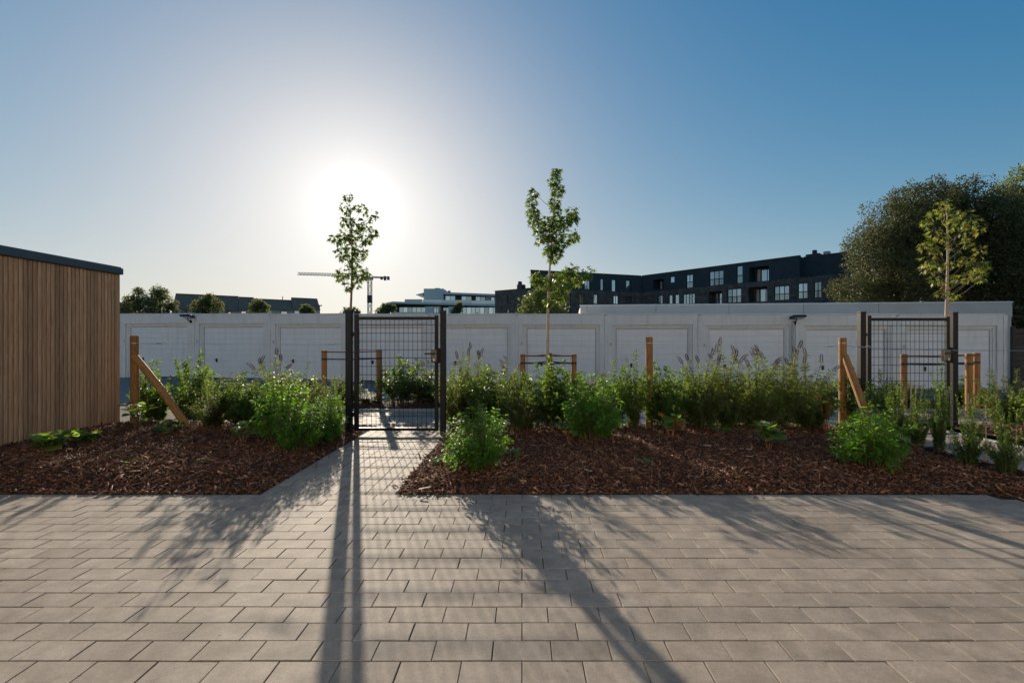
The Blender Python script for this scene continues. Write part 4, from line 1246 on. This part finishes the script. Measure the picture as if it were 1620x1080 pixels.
def big_tree(name, label, Y, blobs_px, trunk_px, n, size, mat, seed, sub=7, group=None, wid=0.5, ground=-0.6, stemr=0.22):
    rng = np.random.default_rng(seed)
    X0 = GX(trunk_px, Y)
    t = thing(name, label, 'tree', (X0, Y, ground), 0, group)
    blobs = []
    for px, py, rp in blobs_px:
        r = rp * Y / F; c = np.array([GX(px, Y) - X0, rng.normal(0, 0.35) * r, GZ(py, Y) - ground])
        blobs.append((*c, r * 0.8))
        for k in range(sub):
            d = unit(rng.normal(0, 1, 3)); blobs.append((*(c + d * r * rng.uniform(0.65, 1.02)), r * rng.uniform(0.20, 0.40)))
    P, D, Nn, Ls = leaf_cloud(rng, blobs, n, size)
    ok = P[:, 2] > 0.25
    P, D, Nn, Ls = P[ok], D[ok], Nn[ok], Ls[ok]
    V, T = leaf_geo(P, D, Nn, Ls, Ls * wid, 0.2, 0.2)
    f = link('crown', np_mesh('crown', V, T, M[mat]), t); f['kind'] = 'stuff'
    top = max(b[2] + b[3] for b in blobs)
    m = MB(); m.tube([(0, 0, -0.4), (0.05, 0, top * 0.3), (0, 0.1, top * 0.62), (0.05, 0, top * 0.88)], [stemr, stemr * .8, stemr * .5, stemr * .12], 8)
    m.build('trunk', M['oldbark'], t, smooth=True)
    lm = MB()
    for i, b in enumerate(blobs):
        if b[3] * F / Y > 9 and rng.uniform() < 0.75:
            z0 = max(top * 0.18, b[2] * 0.55)
            lm.tube([(0.02, 0, z0), (b[0] * .5, b[1] * .5, (z0 + b[2]) * .52), (b[0], b[1], b[2])], [stemr * .4, stemr * .25, stemr * .06], 5)
    if lm.v: lm.build('branch', M['oldbark'], t, smooth=True)
    return t
gT = 'large trees beyond the right garages'
big_tree('evergreen_tree', 'broad dark evergreen tree rising at the right end of the dark building', 29, [(1385, 425, 50), (1365, 470, 44), (1400, 380, 46), (1430, 345, 50), (1425, 420, 62), (1462, 330, 45), (1470, 390, 60), (1440, 470, 60)], 1420, 80000, 0.14, 'oak', 31, group=gT)
big_tree('evergreen_tree', 'taller dark evergreen tree directly behind the yellowing young tree', 30, [(1490, 330, 42), (1520, 350, 50), (1500, 410, 66), (1555, 340, 38), (1540, 410, 60), (1510, 470, 60), (1575, 470, 60)], 1515, 80000, 0.14, 'oak', 32, group=gT)
big_tree('evergreen_tree', 'dark evergreen tree at the right edge of the photo', 27, [(1585, 350, 40), (1600, 400, 55), (1640, 380, 60), (1610, 460, 60), (1650, 450, 70), (1590, 500, 50), (1640, 520, 60)], 1610, 60000, 0.14, 'oak', 33, group=gT)
big_tree('light_tree', 'lighter green tree top showing above the evergreens at the right edge', 36, [(1608, 300, 26), (1625, 285, 26), (1650, 300, 40), (1600, 330, 26), (1640, 340, 40)], 1620, 9000, 0.2, 'birch', 34)
big_tree('conical_tree', 'yellow green bushy tree before the dark building, behind the second young tree', 30, [(868, 452, 13), (862, 470, 22), (858, 490, 32), (862, 515, 36)], 862, 9000, 0.17, 'birch', 35, stemr=0.12)
gF = 'distant trees above the garage roofs'
big_tree('distant_tree', 'dark bushy tree nearest the timber shed above the garages', 48, [(212, 486, 16), (222, 472, 11), (221, 460, 6), (234, 486, 16), (200, 490, 14)], 220, 5000, 0.2, 'fartree', 41, group=gF, sub=12)
big_tree('distant_tree', 'taller airy tree left of the slate roofed houses', 50, [(246, 468, 12), (258, 466, 10), (250, 458, 6), (262, 480, 13), (248, 488, 16), (266, 492, 10)], 252, 4200, 0.2, 'fartree', 42, group=gF, sub=12)
big_tree('distant_tree', 'pair-topped tree in front of the left slate roof', 52, [(322, 482, 13), (334, 476, 10), (331, 468, 4), (340, 486, 14), (316, 490, 12)], 330, 4200, 0.2, 'fartree', 43, group=gF, sub=12)
big_tree('distant_tree', 'round tree in front of the middle of the slate roofs', 52, [(406, 486, 12), (410, 480, 7), (414, 490, 11), (398, 491, 8)], 408, 2600, 0.2, 'fartree', 44, group=gF, sub=12)
big_tree('distant_tree', 'smallest tree in front of the right end of the slate roofs', 52, [(485, 490, 7), (489, 492, 6), (481, 493, 6)], 485, 1400, 0.26, 'fartree', 45, group=gF, sub=10)
big_tree('distant_tree', 'small tree in front of the curved left end of the white building', 80, [(610, 490, 9), (603, 493, 6), (617, 488, 8)], 610, 1800, 0.36, 'fartree', 46, group=gF, sub=10)
big_tree('distant_tree', 'small dark tree before the right glazing of the white building', 85, [(725, 488, 7), (727, 482, 4), (721, 492, 6)], 725, 1300, 0.36, 'fartree', 47, group=gF, sub=10)
big_tree('distant_tree', 'thin tree top between the young tree and the crane mast', 50, [(549, 495, 8), (560, 495, 8)], 553, 900, 0.24, 'fartree', 48, group=gF, sub=3)

# ------------------------------------------------------------------ terraced houses far left
YH = 60.0
HC = Vector((GX(390, YH), YH)); HA = -math.atan2(HC.x, HC.y)              # the terrace stands square to the line of sight
HU = Vector((math.cos(HA), math.sin(HA)))
def hs(px, back=0.0):
    """distance along the terrace front (or along a line further back) at a photo column"""
    r = (px - CX) / F; Bk = HC + Vector((-HU.y, HU.x)) * back
    return (r * Bk.y - Bk.x) / (HU.x - r * HU.y)
def house(label, p0, p1, ridge_py, wins, chim=None):
    s0, s1 = hs(p0, 3.0), hs(p1, 3.0)
    g = -0.7
    o = HC + HU * s0
    ym = (HC + HU * (s0 + s1) / 2).y
    zr, ze = GZ(ridge_py, ym + 2.6) - g, GZ(487.5, ym) - g
    t = thing('terraced_house', label, 'house', (o.x, o.y, g), HA, 'terraced houses with slate roofs')
    w = s1 - s0
    m = MB(); m.box(0.02, w - 0.02, 0.02, 6, 0, ze)
    for xx, f in ((0.02, (0, 1, 2)), (w - .02, (0, 2, 1))): m.add([(xx, 0.02, ze), (xx, 6, ze), (xx, 3, zr - .1)], [f])
    m.build('wall', M['housewall'], t)
    m = MB()
    for s in (0, 1):
        ya = -0.2 if s == 0 else 6.2
        za = ze - 0.2 * (zr - ze) / 3
        m.add([(0, ya, za), (w, ya, za), (w, 3, zr), (0, 3, zr), (0, ya, za - .16), (w, ya, za - .16), (w, 3, zr - .16), (0, 3, zr - .16)],
              [(0, 1, 2, 3), (4, 7, 6, 5), (0, 4, 5, 1), (0, 3, 7, 4), (1, 5, 6, 2)])
    r = m.build('roof', M['slate'], t)
    m = MB(); m.box(0, w, 2.9, 3.1, zr - 0.02, zr + 0.06); m.build('ridge', M['slate'], r)
    for (a, b) in wins:
        xa, xb = hs(a) - s0, hs(b) - s0
        m = MB(); m.box(xa, xb, -0.06, 0.015, ze - 1.7, ze - 0.35); f = m.build('window', M['frame'], t)
        n = max(1, int((xb - xa) / 0.8)); pw = (xb - xa - 0.08) / n
        for i in range(n):
            m = MB(); m.box(xa + 0.07 + i * pw, xa + i * pw + pw + 0.01, -0.085, -0.062, ze - 1.62, ze - 0.43); m.build('pane', M['glass'], f)
    if chim:
        xc = hs(chim, 3.0) - s0
        m = MB(); m.tube([(xc, 3, zr - .3), (xc, 3, zr + 0.55)], 0.05, 6); m.build('roof_vent', M['frame'], r)
    return t
house('slate roofed house at the left end of the distant terrace, the tallest ridge', 278, 377.5, 467, [(287, 296), (358, 366)])
house('narrow slate roofed house second from the left in the distant terrace', 377.7, 401.5, 470.5, [(381, 390)])
house('low slate roofed house third in the distant terrace', 401.7, 460.5, 474, [(444, 455)], 447)
house('slate roofed house at the right end of the distant terrace', 460.7, 502, 472, [(465, 474)])
m = MB(); m.tube([(0, 0, 0), (0, 0, GZ(484, 58) + .7)], 0.06, 6); m.box(-0.3, 0.3, -0.1, 0.1, GZ(484, 58) + .7, GZ(484, 58) + .82)
tag(m.build('street_lamp', M['frame'], None, loc=(GX(505.5, 58), 58, -0.7)), 'thin street lamp right of the distant slate roofed terrace', 'lamp')

# ------------------------------------------------------------------ tower crane
YC = 200.0; q = YC / F
cr = thing('tower_crane', 'tower crane with a long jib pointing left against the pale sky', 'crane', (GX(585, YC), YC, -0.7))
zt = GZ(438, YC) + 0.7
def lattice(m, a, b, w, h, n, r, tri=False):
    a, b = Vector(a), Vector(b); d = (b - a).normalized()
    up = Vector((0, 0, 1)) if abs(d.z) < .9 else Vector((0, 1, 0)); s = d.cross(up).normalized()
    cs = [s * w / 2, -s * w / 2, up * h] if tri else [s * w / 2 + up * h / 2, -s * w / 2 + up * h / 2, -s * w / 2 - up * h / 2, s * w / 2 - up * h / 2]
    k = len(cs)
    for c in cs: m.tube([a + c, b + c], r * 1.3, 4)
    for i in range(n):
        p0, p1 = a.lerp(b, i / n), a.lerp(b, (i + 1) / n)
        for j in range(k):
            c0, c1 = cs[j], cs[(j + 1) % k]
            if i % 2: c0, c1 = c1, c0
            m.tube([p0 + c0, p1 + c1], r * .8, 3); m.tube([p0 + c0, p0 + c1], r * .7, 3)
m = MB(); lattice(m, (0, 0, 0), (0, 0, zt - 1.2), 1.5, 1.5, 20, 0.11); m.build('mast', M['crane'], cr)
m = MB(); m.box(-0.9, 0.9, -0.9, 0.9, GZ(479, YC) + .7, GZ(467, YC) + .7); m.build('climbing_cage', M['frame'], cr)
m = MB(); m.box(-1.2, 1.2, -1.2, 1.2, zt - 1.2, zt - 0.3); m.build('slewing_ring', M['crane'], cr)
xl = GX(467.5, YC) - GX(585, YC)
m = MB(); lattice(m, (-0.9, 0, zt), (xl, 2.0, zt + 1.25), 1.0, 1.1, 40, 0.075, tri=True); m.build('jib', M['crane'], cr)
xr_ = GX(616, YC) - GX(585, YC)
m = MB(); lattice(m, (0.9, 0, zt - 0.1), (xr_, -0.4, zt - 0.45), 1.0, 0.5, 8, 0.10); m.build('counter_jib', M['crane'], cr)
for xx, hh in ((xr_ - 0.4, 1.7), (xr_ - 1.9, 2.0), (xr_ - 3.4, 1.4)):
    m = MB(); m.bbox(xx - .45, xx + .45, -0.7, 0.3, zt - 0.4 - hh * .6, zt - 0.4 + hh * .35, 0.06); m.build('counterweight', M['darkwall'], cr)
m = MB(); m.bbox(-1.9, -1.0, -1.9, -0.6, zt - 1.9, zt - 0.3, 0.08); m.build('cab', M['crane'], cr)

# ------------------------------------------------------------------ white building with terraces
YW = 100.0
wb = thing('white_building', 'long pale modern building with flat overhanging slabs and glass terraces', 'building', (GX(607, YW), YW, -0.7))
wx = lambda p: GX(p, YW) - GX(607, YW)
wz = lambda p: GZ(p, YW) + 0.7
def wbox(name, p0, p1, y0, y1, t0, t1, mat, parent=wb, ch=None):
    m = MB(); m.box(wx(p0), wx(p1), y0, y1, wz(t1) if t1 is not None else 0, wz(t0)); return m.build(name, M[mat], parent)
wbox('wall', 613, 790, 2.5, 12, 482.6, None, 'darkwall')
sl = MB()
pts = [(607, 482.5), (612, 478.8), (622, 477.0), (790, 481.5)]
for (a, za), (b, zb) in zip(pts, pts[1:]):
    vs = [(wx(a), -0.3, wz(za + 3)), (wx(b), -0.3, wz(zb + 3)), (wx(b), 12.2, wz(zb + 3)), (wx(a), 12.2, wz(za + 3)), (wx(a), -0.3, wz(za)), (wx(b), -0.3, wz(zb)), (wx(b), 12.2, wz(zb)), (wx(a), 12.2, wz(za))]
    sl.add(vs, [(0, 3, 2, 1), (4, 5, 6, 7), (0, 1, 5, 4), (2, 3, 7, 6), (3, 0, 4, 7), (1, 2, 6, 5)])
sl.build('floor_slab', M['concrete'], wb)
wbox('column', 607.2, 609.5, 0.2, 1.2, 484, None, 'concrete'); wbox('column', 618.5, 623, 0, 3, 482.6, None, 'concrete')
wbox('balcony_rail', 624, 672.6, 0.1, 0.25, 493.6, None, 'concrete')
w1 = wbox('wall', 673, 696, 0.1, 4, 484.6, None, 'concrete')
w2 = wbox('wall', 709.3, 722, 0.1, 4, 484.8, None, 'concrete')
def wwin(p0, p1, y, t0, t1, n, parent=wb):
    m = MB(); m.box(wx(p0), wx(p1), y, y + 0.1, wz(t1), wz(t0)); f = m.build('window', M['frame'], parent)
    pw = (wx(p1) - wx(p0) - 0.1) / n
    for i in range(n):
        m = MB(); m.box(wx(p0) + 0.1 + i * pw, wx(p0) + i * pw + pw, y - 0.03, y - 0.004, wz(t1) + 0.08, wz(t0) - 0.08); m.build('pane', M['glass'], f)
wwin(686.3, 694.5, 0.0, 486.4, 495.5, 2, wb)
wwin(626, 670, 2.35, 484.5, 494, 6)
wwin(697, 709, 2.35, 485, 496, 2)
wwin(723, 787, 1.2, 485.2, 498, 9)
wbox('penthouse_block', 668, 699.6, 1.5, 9, 455.2, 477.5, 'concrete')
wbox('roof_hatch', 684, 691, 3, 6, 453, 455.1, 'darkwall')
m = MB()
m.add([(wx(656), 1.2, wz(465.6)), (wx(667.9), 1.2, wz(467.6)), (wx(667.9), 8, wz(467.6)), (wx(656), 8, wz(465.6)), (wx(656), 1.2, wz(465)), (wx(667.9), 1.2, wz(462)), (wx(667.9), 8, wz(462)), (wx(656), 8, wz(465))],
      [(0, 3, 2, 1), (4, 5, 6, 7), (0, 1, 5, 4), (2, 3, 7, 6), (3, 0, 4, 7)]); m.build('canopy', M['concrete'], wb)
wbox('penthouse_wall', 699.7, 790, 3.2, 9, 464.6, 481, 'darkwall')
m = MB()
a, b = wx(699.7), wx(792)
m.add([(a, 1.0, wz(464.4)), (b, 1.0, wz(467.6)), (b, 9.3, wz(467.6)), (a, 9.3, wz(464.4)), (a, 1.0, wz(461.2)), (b, 1.0, wz(464.6)), (b, 9.3, wz(464.6)), (a, 9.3, wz(461.2))],
      [(0, 3, 2, 1), (4, 5, 6, 7), (0, 1, 5, 4), (2, 3, 7, 6), (3, 0, 4, 7), (1, 2, 6, 5)]); m.build('roof', M['concrete'], wb)
for p0, p1, n in ((700.4, 717.5, 2), (727, 744, 2), (750, 766.5, 2), (775, 787, 2)): wwin(p0, p1, 3.0, 465.6, 478.5, n)
wbox('wall', 767, 774.6, 3.05, 3.19, 466, 480, 'concrete')
wbox('chimney', 704, 707.3, 4, 5, 456.5, 461.5, 'darkwall')
for p0, p1 in ((640, 668), (668.5, 700), (700.5, 745), (745.5, 790)):
    m = MB(); m.box(wx(p0), wx(p1), 0.12, 0.16, wz(478.5 + (p0 - 640) * .02), wz(473.2 + (p0 - 640) * .02)); m.build('glass_rail', M['railglass'], wb)

# ------------------------------------------------------------------ dark apartment building
dk = thing('apartment_building', 'long dark brick apartment building with black upper storey behind the garages', 'building', (GX(1015, 55.5), 55.5, -0.7))
O = Vector((GX(1015, 55.5), 55.5, -0.7))
Q = [Vector((GX(783, 54), 54.0)), Vector((GX(840, 51), 51.0)), Vector((GX(1015, 55.5), 55.5)), Vector((GX(1340, 39.6), 39.6))]
ZB, ZT = 7.22 + 0.7, 9.27 + 0.7
def facade(name, A, B, z0, z1, mat, openings, setb=0.0, depth=0.18, thick=8.0, skew=0.0):
    """wall A->B (facing the camera) with real openings; openings: (px0, py0, px1, py1, panes, rail)"""
    d = (B - A); L = d.length; u = d / L; nrm = Vector((u.y, -u.x))          # outward, towards the camera
    def upx(px):
        r = (px - CX) / F; s = (r * A.y - A.x) / (d.x - r * d.y); return s * L
    ops = []
    for (p0, t0, p1, t1, n, rail) in openings:
        u0, u1 = upx(p0), upx(p1); um = (u0 + u1) / 2; Ym = A.y + d.y * um / L
        za, zb = GZ(t1, Ym) + 0.7, GZ(t0, Ym) + 0.7
        ops.append((max(u0, .05), min(u1, L - .05), max(za, z0 + .02), min(zb, z1 - .05), n, rail))
    us = sorted({0.0, L} | {round(o[0], 4) for o in ops} | {round(o[1], 4) for o in ops})
    zs = sorted({z0, z1} | {round(o[2], 4) for o in ops} | {round(o[3], 4) for o in ops})
    off = A - O.xy - nrm * setb
    T = Matrix(((u.x, -nrm.x, 0, off.x), (u.y, -nrm.y, 0, off.y), (0, 0, 1, 0), (0, 0, 0, 1)))
    m = MB()
    inside = lambda a, z: any(o[0] < a < o[1] and o[2] < z < o[3] for o in ops)
    for a, b in zip(us, us[1:]):
        for c, e in zip(zs, zs[1:]):
            if inside((a + b) / 2, (c + e) / 2): continue
            m.add([(a, 0, c), (b, 0, c), (b, 0, e), (a, 0, e)], [(0, 1, 2, 3)])
    for o in ops:
        a, b, c, e = o[:4]; D = depth if o[4] > 0 else 1.4
        m.add([(a, 0, c), (b, 0, c), (b, D, c), (a, D, c), (a, 0, e), (b, 0, e), (b, D, e), (a, D, e)], [(0, 3, 2, 1)[::-1], (4, 5, 6, 7), (0, 4, 7, 3), (1, 2, 6, 5)])
        if o[4] <= 0: m.add([(a, D, c), (b, D, c), (b, D, e), (a, D, e)], [(0, 1, 2, 3)])
    m.add([(0, 0, z1), (L, 0, z1), (L, thick, z1), (skew, thick, z1)], [(0, 1, 2, 3)])
    m.add([(0, 0, z0), (skew, thick, z0), (skew, thick, z1), (0, 0, z1)], [(0, 1, 2, 3)])
    m.add([(L, 0, z0), (L, thick, z0), (L, thick, z1), (L, 0, z1)], [(0, 3, 2, 1)])
    w = m.build(name, M[mat], dk); w.matrix_local = T
    for (a, b, c, e, n, rail) in ops:
        D = depth if n > 0 else 1.38
        n_ = abs(n)
        if n < 0: a, b = a + 0.35 * (b - a), b - 0.04        # recessed loggia: glazed part at the back
        m = MB(); fw = 0.06
        m.box(a, b, D - .05, D + .02, c, c + fw); m.box(a, b, D - .05, D + .02, e - fw, e)
        pw = (b - a - fw) / n_
        for i in range(n_ + 1): m.box(a + i * pw, a + i * pw + fw, D - .05, D + .02, c + fw, e - fw)
        f = m.build('window', M['frame'], dk); f.matrix_local = T
        for i in range(n_):
            m = MB(); m.box(a + i * pw + fw, a + (i + 1) * pw, D - .02, D, c + fw, e - fw); m.build('pane', M['glass'], f)
        if n < 0:
            a2 = a - 0.3 * (b - a)
            m = MB(); m.box(a2, a - 0.08, D - .05, D, c + 0.02, e - .1); p = m.build('loggia_panel', M['concrete'], dk); p.matrix_local = T
        if rail:
            m = MB(); hz = c + min(1.0, (e - c) * .45)
            m.box(a, b, 0.02, 0.05, hz - .03, hz + .02)
            k = max(2, int((b - a) / 0.16))
            for i in range(k + 1): m.box(a + (b - a - .02) * i / k, a + (b - a - .02) * i / k + .02, 0.025, 0.045, c + .02, hz - .03)
            r = m.build('railing', M['frame'], dk); r.matrix_local = T
    return T, L, upx
facade('wall', Q[0], Q[1], 0, ZB, 'dbrick', [(802, 466, 804.5, 480.5, 1, 0), (800.5, 489, 804.5, 498, 1, 0)])
facade('wall', Q[1], Q[2], 0, ZB, 'dbrick', [(917, 464.5, 924.5, 481, 2, 0), (939.5, 465.5, 946.3, 481, 1, 0), (971, 467.5, 979, 481, 2, 0), (989.5, 468.3, 999, 481, 2, 0), (895, 462, 903, 481, 1, 0)])
facade('upper_storey', Q[1], Q[2] + (Q[2] - Q[1]).normalized() * 0.16, ZB + .01, ZT, 'zinc', [(926, 440.5, 934.5, 458, 2, 0), (951, 440.5, 956.3, 459, 1, 0), (969, 442, 975.7, 461, 1, 0), (991.5, 443, 998.5, 461.3, 1, 0), (895, 438, 902, 457, 1, 0)], 0.12, skew=3.0)
facade('wall', Q[2], Q[3], 0, ZB, 'dbrick', [(1021, 468.5, 1025, 481, 1, 0), (1030, 468, 1036, 481, 1, 0), (1039.5, 467, 1048, 481, 2, 0), (1057.5, 466.5, 1063.5, 481, 1, 0), (1067, 465.5, 1074, 481, 1, 0), (1080, 464.5, 1099, 481, 4, 0),
    (1121, 461, 1142, 482, -2, 1), (1150.3, 456.5, 1172.3, 479, 3, 1), (1184, 454, 1213.5, 477, -2, 0), (1224.5, 452, 1248.5, 475, 3, 1), (1262, 447.5, 1277.5, 472.5, 2, 1), (1287.5, 445.3, 1299.5, 471, 2, 1)])
Bs = Q[2].lerp(Q[3], 0.822)
facade('upper_storey', Q[2], Bs, ZB + .01, ZT, 'zinc', [(1032, 442, 1049, 457.5, -1, 0), (1058.5, 437, 1066, 447, 1, 0), (1084.3, 434, 1095, 456, 2, 1), (1121, 428, 1143.5, 452.5, 3, 1), (1164.3, 420, 1173.8, 448.5, 1, 1), (1184.5, 421.5, 1215.5, 445.5, -2, 0)], 0.12)
T_, L_2, up_ = facade('upper_storey', Bs, Q[3], ZB + .01, ZT - .02, 'zinc', [], 1.3)
def on_roof(name, A, B, px, back, w, d, h, mat, z=ZT):
    dd = (B - A); r = (px - CX) / F; s = (r * A.y - A.x) / (dd.x - r * dd.y); u = dd.normalized(); nr = Vector((-u.y, u.x))
    c = A + dd * s + nr * back - O.xy
    m = MB(); m.bbox(-w / 2, w / 2, -d / 2, d / 2, -0.05, h, 0.03); o = m.build(name, M[mat], dk, loc=(c.x, c.y, z)); o.rotation_euler = (0, 0, math.atan2(u.y, u.x)); return o
on_roof('chimney', Q[2], Q[3], 1276, 2.2, 1.2, 1.0, 0.35, 'zinc'); on_roof('chimney', Q[2], Q[3], 1277, 2.2, 0.35, 0.4, 0.75, 'zinc')
on_roof('chimney', Q[2], Q[3], 1296, 2.4, 0.5, 0.5, 0.5, 'kerb')
for px in (1201, 1212, 1085, 1042): on_roof('roof_vent', Q[2], Q[3], px, 1.5, 0.3, 0.3, 0.22, 'kerb')
on_roof('roof_vent', Q[1], Q[2], 1000, 1.5, 1.0, 0.6, 0.3, 'zinc')
on_roof('chimney', Q[0], Q[1], 813, 1.5, 0.75, 0.8, 0.75, 'dbrick', ZB); on_roof('chimney', Q[0], Q[1], 811, 1.5, 0.35, 0.4, 1.15, 'zinc', ZB); on_roof('roof_vent', Q[0], Q[1], 792, 1.5, 1.5, 0.6, 0.2, 'zinc', ZB)
# metal coping along the upper roof edge and the ledge between the storeys
def coping(A, B, z, setb, h=0.1):
    d = B - A; u = d.normalized(); nr = Vector((u.y, -u.x)); a = A - O.xy - nr * setb
    m = MB(); m.bbox(-0.03, d.length + .03, -0.06, 0.3, 0, h, 0.01); o = m.build('coping', M['frame'], dk, loc=(a.x, a.y, z)); o.rotation_euler = (0, 0, math.atan2(u.y, u.x))
coping(Q[1], Q[2], ZT, 0.12); coping(Q[2], Bs, ZT, 0.12); coping(Bs, Q[3], ZT - .02, 1.3); coping(Q[0], Q[1], ZB + .01, 0.0, 0.06)
